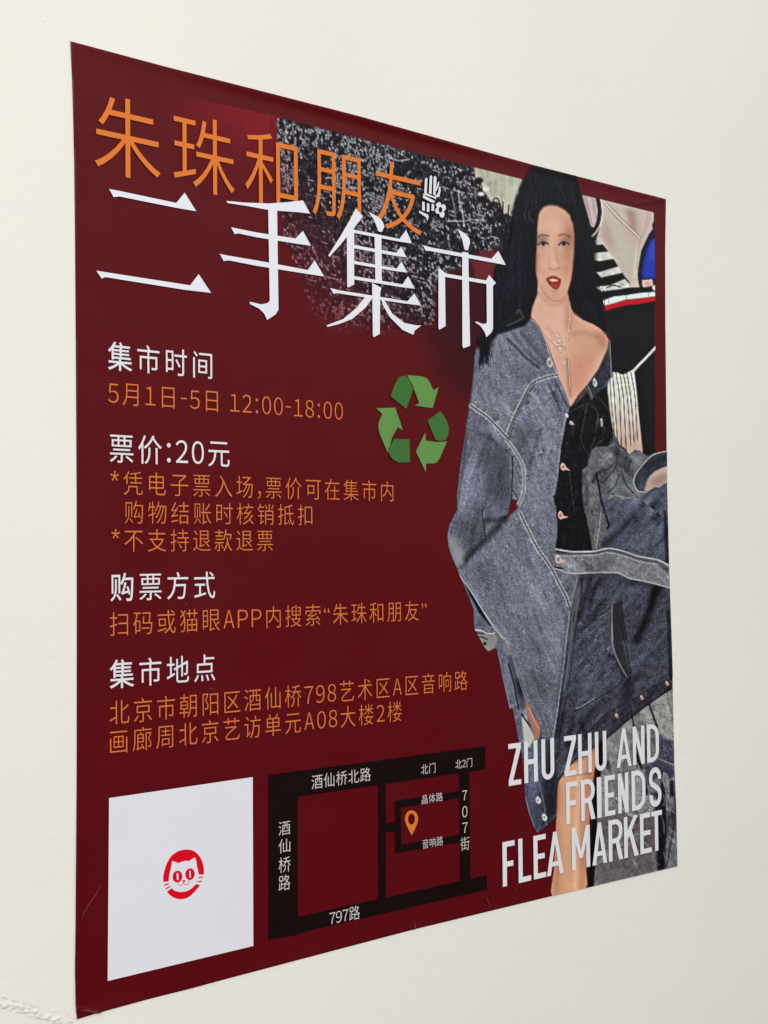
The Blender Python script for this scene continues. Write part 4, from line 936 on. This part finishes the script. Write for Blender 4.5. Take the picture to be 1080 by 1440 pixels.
def column(name, items, mat, parent, off=0., layer=6):
    """glyphs one below the other; items: (char, x0, x1, ytop, ybottom)"""
    V, F, n = [], [], 0
    for ch, xa, xb, ya, yb in items:
        v, f = glyph(chr(ord(ch) + 0xFEE0) if ord(ch) < 0x7f else ch, off)
        a, b = v.min(0), v.max(0)
        (u0, v1), (u1, _), (_, v0) = P([(xa, ya), (xb, (ya + yb) / 2), (xa, yb)])
        uv = np.stack([u0 + (v[:, 0] - a[0]) / (b[0] - a[0]) * (u1 - u0), v0 + (v[:, 1] - a[1]) / (b[1] - a[1]) * (v1 - v0)], 1)
        V.append(uv); F += [tuple(i + n for i in q) for q in f]; n += len(v)
    return link(name, place(np.concatenate(V), layer + 44), F, mat, parent)

typeset('title_lettering', '朱珠和朋友', (131.7, 200), (591.5, 290), (176.5, 139.4), (178.3, 250.3), M_ORANGE, poster, -.006, .105, layer=9)
typeset('heading_lettering', '集市时间', (150.2, 502), (296.9, 513), (167.6, 481.7), (167.6, 521.9), M_GREYW, poster, .006, .135)
typeset('body_lettering', '5月1日-5日 12:00-18:00', (150.7, 553), (480.6, 578), (183, 540), (183, 571), M_ORANGE2, poster, -.009, .115, 1)
typeset('heading_lettering', '票价:20元', (152.8, 631), (321.3, 638), (169, 612.1), (169, 651), M_GREYW, poster, .006, .10)
typeset('body_lettering', '*凭电子票入场,票价可在集市内', (153.9, 672), (551.6, 690.5), (184.5, 663.2), (184.5, 696.1), M_ORANGE2, poster, -.009, .13, 1)
typeset('body_lettering', '购物结账时核销抵扣', (174.1, 720), (437.6, 724), (187, 704.6), (187, 736.3), M_ORANGE2, poster, -.009, .13)
typeset('body_lettering', '*不支持退款退票', (155.2, 752), (382.3, 760), (185, 746.5), (185, 775.8), M_ORANGE2, poster, -.009, .13, 1)
typeset('heading_lettering', '购票方式', (153.9, 825), (301.1, 822), (170.2, 805.6), (170.2, 845.5), M_GREYW, poster, .006, .135)
typeset('body_lettering', '扫码或猫眼APP内搜索“朱珠和朋友”', (152.8, 877), (598.2, 848), (166.3, 860.6), (166.3, 893.8), M_ORANGE2, poster, -.009, .11)
typeset('heading_lettering', '集市地点', (152.8, 947), (301.1, 937), (170, 927.2), (170, 967.4), M_GREYW, poster, .006, .135)
typeset('body_lettering', '北京市朝阳区酒仙桥798艺术区A区音响路', (152.8, 1001), (655.8, 956), (166, 985), (166, 1018), M_ORANGE2, poster, -.009, .12)
typeset('body_lettering', '画廊周北京艺访单元A08大楼2楼', (153.3, 1043), (563.2, 999), (166, 1028), (166, 1059), M_ORANGE2, poster, -.009, .12)

# white serif title, drawn stroke by stroke
a4 = lambda p: z(120, 240, .27778, p)
a5 = lambda p: z(420, 260, .27778, p)
TITLE = [a4([(115, 95), (160, 103), (455, 165), (497, 113), (556, 207), (500, 198), (440, 187), (165, 132), (138, 136)]),
         a4([(50, 508), (95, 515), (525, 582), (568, 525), (631, 620), (580, 614), (500, 605), (95, 540), (78, 548)]),
         [(316.7, 283), (342, 285.3), (375.6, 286.6), (400, 285), (424.5, 282.3), (434.6, 300.8), (415, 298.6), (388, 296.8), (375.6, 295.6), (345, 290), (318.5, 286)],
         [(323.3, 320), (335.3, 322.5), (360, 327.4), (414, 335.8), (424.4, 325), (435.7, 346), (415, 343), (360, 334.2), (333, 328.5), (328.6, 329.9)],
         [(307.5, 357.5), (320, 360), (360, 366.7), (431, 380), (441, 366.7), (454.3, 389.2), (430, 385.5), (360, 374.3), (320, 366.5), (313, 367.6)],
         a4([(920, 193), (965, 197), (972, 705), (958, 728), (915, 757), (900, 725), (875, 700), (826, 675), (828, 665), (885, 678), (915, 672), (928, 660)]),
         a5([(283, 122), (320, 160), (265, 232), (205, 305), (150, 366), (144, 358), (200, 270), (250, 185)]),
         a5([(348, 138), (400, 165), (420, 188), (428, 212), (415, 240), (400, 238), (375, 178)]),
         a5([(238, 235), (275, 225), (275, 505), (245, 521), (240, 515)]), a5([(378, 248), (413, 255), (415, 500), (383, 495)]),
         a5([(270, 228), (505, 275), (538, 230), (568, 298), (500, 288), (272, 244)]), a5([(270, 305), (490, 345), (513, 313), (540, 368), (480, 360), (270, 321)]),
         a5([(270, 385), (490, 425), (515, 390), (544, 445), (480, 437), (270, 401)]), a5([(270, 462), (520, 505), (548, 463), (582, 527), (510, 518), (270, 479)]),
         a5([(153, 523), (200, 535), (545, 590), (580, 550), (614, 612), (520, 600), (190, 549), (172, 553)]),
         a5([(366, 497), (413, 522), (407, 545), (405, 755), (375, 772), (370, 765)]),
         a5([(330, 570), (370, 570), (335, 620), (265, 680), (200, 705), (140, 720), (136, 712), (220, 680), (285, 625)]),
         a5([(410, 570), (428, 585), (470, 655), (530, 700), (590, 712), (616, 712), (582, 738), (575, 760), (520, 735), (455, 670), (422, 612)]),
         a5([(800, 225), (840, 250), (858, 272), (862, 295), (850, 333), (833, 328), (823, 280)]), a5([(623, 306), (665, 318), (970, 375), (1005, 335), (1043, 407), (960, 392), (655, 335), (638, 336)]),
         a5([(822, 340), (853, 345), (855, 470), (862, 815), (828, 828), (823, 815)]), a5([(702, 418), (735, 446), (735, 465), (738, 715), (705, 735), (702, 725)]),
         a5([(730, 448), (943, 485), (958, 457), (993, 498), (978, 512), (978, 730), (970, 748), (945, 772), (935, 745), (915, 715), (888, 697), (892, 692), (925, 705), (943, 703), (947, 695), (945, 503), (730, 466)])]
flat('market_title', TITLE, 12, M_WHITE, poster)

# little hand-and-flower mark
f6 = lambda p: z(560, 220, .11111, p)
HANDM = [f6(p) for p in ([(325, 290), (345, 272), (357, 280), (347, 472), (315, 462)], [(385, 258), (400, 240), (417, 256), (407, 482), (374, 470)], [(435, 260), (455, 248), (472, 275), (457, 497), (428, 488)], [(488, 330), (504, 322), (502, 370), (470, 440), (458, 440)],
         [(500, 395), (520, 385), (524, 440), (505, 512), (462, 522), (450, 505), (480, 482), (497, 440)], [(298, 480), (330, 463), (440, 512), (467, 503), (462, 545), (440, 532), (330, 492), (303, 502)], [(298, 507), (320, 500), (450, 567), (440, 592), (390, 577), (298, 527)],
         [(290, 575), (320, 580), (324, 692), (288, 685)], [(350, 595), (379, 600), (382, 702), (348, 705)], [(410, 600), (441, 610), (439, 692), (405, 690)], [(248, 688), (362, 740), (372, 770), (352, 822), (343, 778), (253, 717)])]
flower = [f6(ell(cx_, cy_, rx_, ry_, 16)) for cx_, cy_, rx_, ry_ in ((500, 622, 34, 40), (558, 652, 32, 42), (540, 735, 32, 44), (484, 692, 30, 38), (522, 680, 44, 54))]
flat('hand_emblem', HANDM + flower, 9, M_GREYW, poster, holes=[f6(ell(520, 678, 24, 36, 16))])

# recycling arrows
b8 = lambda p: z(380, 500, .25926, p)
rec = empty('recycling_symbol', poster)
flat('arrow', [smooth(b8([(690, 122), (712, 112), (732, 114), (748, 135), (770, 182)]), False) + b8([(732, 290), (648, 222)]) + smooth(b8([(648, 222), (668, 163), (690, 122)]), False)[1:-1]], 5, M_GD, rec)
flat('arrow', [b8([(737, 107), (800, 112)]) + smooth(b8([(800, 112), (830, 118), (852, 135), (880, 190)]), False)[1:] + b8([(908, 171), (875, 286), (778, 272), (803, 258), (765, 160)])], 5, M_GL, rec)
flat('arrow', [b8([(570, 287), (672, 283), (714, 406), (685, 390), (655, 445), (632, 527)]) + smooth(b8([(632, 527), (592, 435), (582, 395), (584, 360), (602, 318)]), False)[1:]], 5, M_GL, rec)
flat('arrow', [b8([(668, 452), (750, 455), (752, 580)]) + smooth(b8([(690, 579), (664, 566), (642, 538), (634, 510), (645, 490)]), False)], 5, M_GD, rec)
flat('arrow', [b8([(918, 302), (950, 350)]) + smooth(b8([(952, 355), (962, 395), (958, 430), (945, 456), (915, 463)]), False) + b8([(890, 458), (848, 352)])], 5, M_GD, rec)
flat('arrow', [b8([(835, 418), (838, 462), (900, 470), (953, 466), (914, 556)]) + smooth(b8([(912, 560), (898, 578), (880, 586)]), False) + b8([(840, 586), (838, 632), (784, 520)])], 5, M_GL, rec)

# street map
mp7 = lambda p: z(370, 1030, .305556, p)
smap = empty('street_map', poster)
ROADS = [mp7(p) for p in ([(22, 195), (155, 176), (155, 930), (22, 950)], [(22, 195), (1018, 62), (1018, 168), (22, 312)], [(22, 872), (155, 848), (1026, 655), (1026, 721), (155, 922), (22, 950)], [(527, 230), (560, 224), (560, 775), (527, 782)], [(900, 175), (945, 170), (950, 700), (904, 705)],
         [(603, 316), (629, 312), (631, 548), (605, 553)], [(603, 314), (903, 268), (903, 299), (603, 348)], [(605, 520), (906, 468), (906, 502), (605, 553)], [(550, 418), (612, 412), (612, 455), (550, 456)])]
flat('road_lines', ROADS, 4, M_ROAD, smap)
nm = lambda x, y: (370 + x * .305556, 1030 + y * .305556)
typeset('road_name', '酒仙桥北路', nm(218, 225), nm(490, 188), nm(245, 194), nm(245, 258), M_MAPW, smap, -.004, .03, layer=7)
typeset('road_name', '北门', nm(722, 168), nm(788, 160), nm(738, 146), nm(738, 191), M_MAPW, smap, -.004, .04, layer=7)
typeset('road_name', '北2门', nm(880, 147), nm(957, 138), nm(895, 125), nm(895, 166), M_MAPW, smap, -.004, .02, layer=7)
typeset('road_name', '晶体路', nm(725, 308), nm(822, 297), nm(740, 288), nm(740, 328), M_MAPW, smap, -.003, .02, layer=7)
typeset('road_name', '音响路', nm(728, 511), nm(823, 498), nm(743, 490), nm(743, 533), M_MAPW, smap, -.003, .02, layer=7)
typeset('road_name', '797路', nm(300, 850), nm(440, 828), nm(415, 797), nm(415, 862), M_MAPW, smap, -.004, .0, 3, layer=7)
dn = lambda ch, xa, xb, ya, yb: (ch, nm(xa, 0)[0], nm(xb, 0)[0], nm(0, ya)[1], nm(0, yb)[1])
column('road_name', [dn('酒', 66, 120, 412, 476), dn('仙', 66, 120, 494, 557), dn('桥', 66, 121, 577, 648), dn('路', 66, 120, 660, 731)], M_MAPW, smap, -.005, 7)
column('road_name', [dn('7', 911, 934, 268, 313), dn('0', 911, 935, 340, 392), dn('7', 912, 936, 416, 464), dn('街', 903, 945, 484, 546)], M_MAPW, smap, -.004, 7)
b9 = lambda p: z(520, 1040, .166667, p)
pin = ell(343, 665, 55, 69, 40)
flat('location_pin', [b9([q for q in pin if q[1] <= 700] and [(290, 690)] + [q for q in ell(343, 665, 55, 69, 40, 0)][18:40] + [(398, 670), (392, 705), (378, 740), (345, 807), (312, 745), (295, 708)])], 6, M_ORANGE, smap, holes=[b9(ell(342, 669, 29, 47, 24))])

# white panel, code left out, with its red cat emblem
panel = flat('white_panel', [[(152, 1122), (353.9, 1092.5), (354.8, 1329.8), (150, 1379)]], 4, M_QR, poster)
c9 = lambda p: z(220, 1180, .074074, p)
OUTER = [(108, 805), (110, 700), (140, 560), (190, 430), (270, 310), (370, 235), (460, 203), (560, 192), (680, 215), (770, 285), (840, 400), (878, 540), (880, 670)]
up = smooth(c9(OUTER), False, 5) + c9([(785, 665), (770, 600), (747, 500), (735, 400), (710, 338), (600, 410), (540, 405), (470, 422), (395, 450), (282, 408), (265, 490), (245, 600), (222, 690), (212, 800)])
lo = smooth(c9([(180, 995), (265, 933), (330, 975), (430, 998), (540, 985), (640, 935), (735, 845)]), False, 5) + smooth(c9([(808, 870), (740, 955), (640, 1060), (540, 1120), (430, 1135), (320, 1110), (240, 1060), (185, 1000)]), False, 5)
CAT = [up, lo] + [c9(p) for p in ([(118, 857), (215, 828), (222, 850), (130, 882)], [(148, 930), (240, 878), (246, 902), (165, 948)], [(773, 718), (866, 703), (860, 730), (775, 738)], [(743, 790), (840, 783), (835, 815), (750, 803)])]
CAT += [c9(ell(379, 706, 93, 114, 30, .10)), c9(ell(618, 660, 90, 112, 30, .10)), c9(smooth([(473, 785), (500, 770), (528, 785), (500, 822)]))]
CAT += [thick(smooth(c9([(388, 810), (400, 855), (432, 878), (468, 866), (497, 820)]), False, 4), .8), thick(smooth(c9([(498, 820), (515, 850), (550, 862), (588, 838), (606, 770)]), False, 4), .8)]
flat('cat_emblem', CAT, 6, M_RED, panel, holes=[c9([(364, 645), (396, 638), (400, 766), (368, 772)]), c9([(604, 600), (628, 596), (631, 720), (606, 726)])])

# condensed English lettering
def stroke(p, w): return thick(p, w)
def letter(ch, w, s=.140, t=.120):
    """polygons of a condensed capital in a box w wide and 1 high"""
    r = lambda a, b, c, d: [(a, b), (c, b), (c, d), (a, d)]
    L_s, R_s = r(0, 0, s, 1), r(w - s, 0, w, 1)
    def bowl(y0, y1, x=w, wd=s):
        h = y1 - y0; rr = min((x) * .62, h * .48)
        out = [(0, y0), (x - rr, y0)] + [(x - rr + rr * math.sin(a), y0 + rr - rr * math.cos(a)) for a in np.linspace(0, 1.57, 7)] + [(x - rr + rr * math.cos(a), y1 - rr + rr * math.sin(a)) for a in np.linspace(0, 1.57, 7)] + [(0, y1)]
        ri = max(rr - wd, .03)
        inn = [(wd, y0 + t), (x - rr, y0 + t)] + [(x - wd - ri + ri * math.sin(a), y0 + t + ri - ri * math.cos(a)) for a in np.linspace(0, 1.57, 7)] + [(x - wd - ri + ri * math.cos(a), y1 - t - ri + ri * math.sin(a)) for a in np.linspace(0, 1.57, 7)] + [(wd, y1 - t)]
        return out, inn
    if ch == 'I': return [r(0, 0, w, 1)], []
    if ch == 'H': return [L_s, R_s, r(0, .44, w, .44 + t)], []
    if ch == 'L': return [L_s, r(0, 0, w, t)], []
    if ch == 'T': return [r(w / 2 - s / 2, 0, w / 2 + s / 2, 1), r(0, 1 - t, w, 1)], []
    if ch == 'E': return [L_s, r(0, 0, w, t), r(0, 1 - t, w, 1), r(0, .445, w * .90, .445 + t)], []
    if ch == 'F': return [L_s, r(0, 1 - t, w, 1), r(0, .43, w * .88, .43 + t)], []
    if ch == 'Z': return [r(0, 0, w, t), r(0, 1 - t, w, 1), [(0, t), (s * 1.12, t), (w, 1 - t), (w - s * 1.12, 1 - t)], r(0, 0, s, t + .02), r(w - s, .98 - t, w, 1)], []
    if ch == 'N': return [L_s, R_s, [(0, 1), (s * 1.02, 1), (w, 0), (w - s * 1.02, 0)]], []
    if ch == 'M': return [L_s, R_s, [(0, 1), (s * 1.05, 1), (w / 2 + s * .42, .25), (w / 2 - s * .42, .25)], [(w, 1), (w - s * 1.05, 1), (w / 2 - s * .42, .25), (w / 2 + s * .42, .25)]], []
    if ch == 'A': return [[(0, 0), (s, 0), (w / 2 + s * .42, 1), (w / 2 - s * .42, 1)], [(w - s, 0), (w, 0), (w / 2 + s * .42, 1), (w / 2 - s * .42, 1)], r(w * .2, .2, w * .8, .2 + t * .9)], []
    if ch == 'K': return [L_s, [(s * .8, .40), (s * .8, .62), (w - s * 1.15, 1), (w, 1)], [(w * .36, .56), (w * .50, .72), (w + .02, 0), (w - s * 1.1, 0)]], []
    if ch == 'U':
        rr = w / 2; ri = rr - s
        out = [(0, 1), (0, rr)] + [(rr - rr * math.cos(a), rr - rr * math.sin(a)) for a in np.linspace(0, math.pi, 15)] + [(w, 1), (w - s, 1)] + [(rr + ri * math.cos(a), rr - (rr - t) * math.sin(a)) for a in np.linspace(0, math.pi, 13)] + [(s, 1)]
        return [out], []
    if ch == 'D':
        o, i = bowl(0, 1); return [o], [i]
    if ch in 'R':
        o, i = bowl(.42, 1); return [o, r(0, 0, s, .6), [(w * .48, .45), (w * .48 + s, .47), (w + .015, 0), (w - s * 1.05, 0)]], [i]
    if ch == 'S':
        rx = w / 2 - s / 2; c = w / 2
        top = [(c + rx * math.cos(a), 1 - t / 2 - .2 + .2 * math.sin(a)) for a in np.linspace(-.25, math.pi, 14)]
        mid = [(c - rx, .70), (c - rx * .8, .60), (c, .51), (c + rx * .8, .41), (c + rx, .31)]
        bt = [(c - rx * math.cos(a), t / 2 + .2 - .2 * math.sin(a)) for a in np.linspace(math.pi, -.25, 14)]
        return [stroke(smooth(top + mid + bt, False, 3), s * .98)], []
def english(name, lets, ytl, ybl):
    """lets: (char, left, right) in the enlarged crop; ytl/ybl: measured cap top and base of the line"""
    polys, holes = [], []
    v1 = P(M_([ytl]))[0, 1]; v0 = P(M_([ybl]))[0, 1]; hc = v1 - v0
    for ch, xa, xb, ym in lets:
        (ua, _), (ub, _) = P(M_([(xa, ym), (xb, ym)]))
        ps, hs = letter(ch, (ub - ua) / hc)
        polys += [np.asarray(p) * hc + (ua, v0) for p in ps]; holes += [np.asarray(p) * hc + (ua, v0) for p in hs]
    v, f = [], []
    n = 0
    # each letter unioned by itself so counters cut only their own letter
    for ch, xa, xb, ym in lets:
        (ua, _), (ub, _) = P(M_([(xa, ym), (xb, ym)]))
        ps, hs = letter(ch, (ub - ua) / hc)
        if ch == 'R':
            a, fa = union([np.asarray(ps[0]) * hc + (ua, v0)], [np.asarray(p) * hc + (ua, v0) for p in hs])
            # bowl ring first, then stem and leg below it
            ring_ = [[tuple(a[i]) for i in t] for t in fa]
            a, fa = union(ring_ + [np.asarray(p) * hc + (ua, v0) for p in ps[1:]])
        else:
            a, fa = union([np.asarray(p) * hc + (ua, v0) for p in ps], [np.asarray(p) * hc + (ua, v0) for p in hs])
        v.append(a); f += [tuple(i + n for i in t) for t in fa]; n += len(a)
    return link(name, place(np.concatenate(v), 12 + 44), f, M_GREYW, poster)
english('english_lettering', [('Z', 129, 197, 285), ('H', 214, 287, 275), ('U', 308, 377, 262), ('Z', 431, 496, 242), ('H', 507, 580, 232), ('U', 598, 660, 217), ('A', 714, 795, 203), ('N', 803, 867, 194), ('D', 880, 945, 182)], (160, 174), (160, 401))
english('english_lettering', [('F', 441, 502, 495), ('R', 522, 597, 480), ('I', 609, 633, 468), ('E', 650, 707, 460), ('N', 723, 780, 450), ('D', 797, 872, 440), ('S', 892, 958, 425)], (470, 383), (470, 608))
english('english_lettering', [('F', 97, 163, 828), ('L', 183, 251, 812), ('E', 265, 332, 795), ('A', 336, 427, 780), ('M', 472, 571, 745), ('A', 583, 663, 725), ('R', 672, 748, 708), ('K', 756, 832, 695), ('E', 843, 905, 677), ('T', 900, 963, 662)], (130, 704), (130, 945))

# wear on the film
for q, wd in (([(113, 1293), (120, 1276), (131, 1261), (142, 1241)], .0010), ([(106, 1419), (125, 1421), (140, 1424)], .0016), ([(580, 1293), (582, 1307)], .0014), ([(683, 1262), (687, 1278)], .0012), ([(727, 1230), (724, 1246), (721, 1254)], .0012), ([(258, 847), (262, 851)], .0010), ([(292, 968), (299, 969)], .0009), ([(893, 287), (915, 285), (931, 280.6)], .0006)):
    uvp = P(smooth(q, False, 6)); n_ = len(uvp)
    ta = np.sin(np.linspace(.12, 3.02, n_)) * wd / 2; tg = np.gradient(uvp, axis=0); tg /= np.hypot(*tg.T)[:, None]; nn_ = np.stack([-tg[:, 1], tg[:, 0]], 1)
    flat('scratch', [np.concatenate([uvp + nn_ * ta[:, None], (uvp - nn_ * ta[:, None])[::-1]])], 14, M_SCR, poster, uv=True)

# parts were built in place: cancel the poster's own offset for its direct parts
from mathutils import Matrix
for o in COL.objects:
    if o.parent is poster:
        o.matrix_parent_inverse = Matrix.Translation(-poster.location)
bpy.context.view_layer.update()
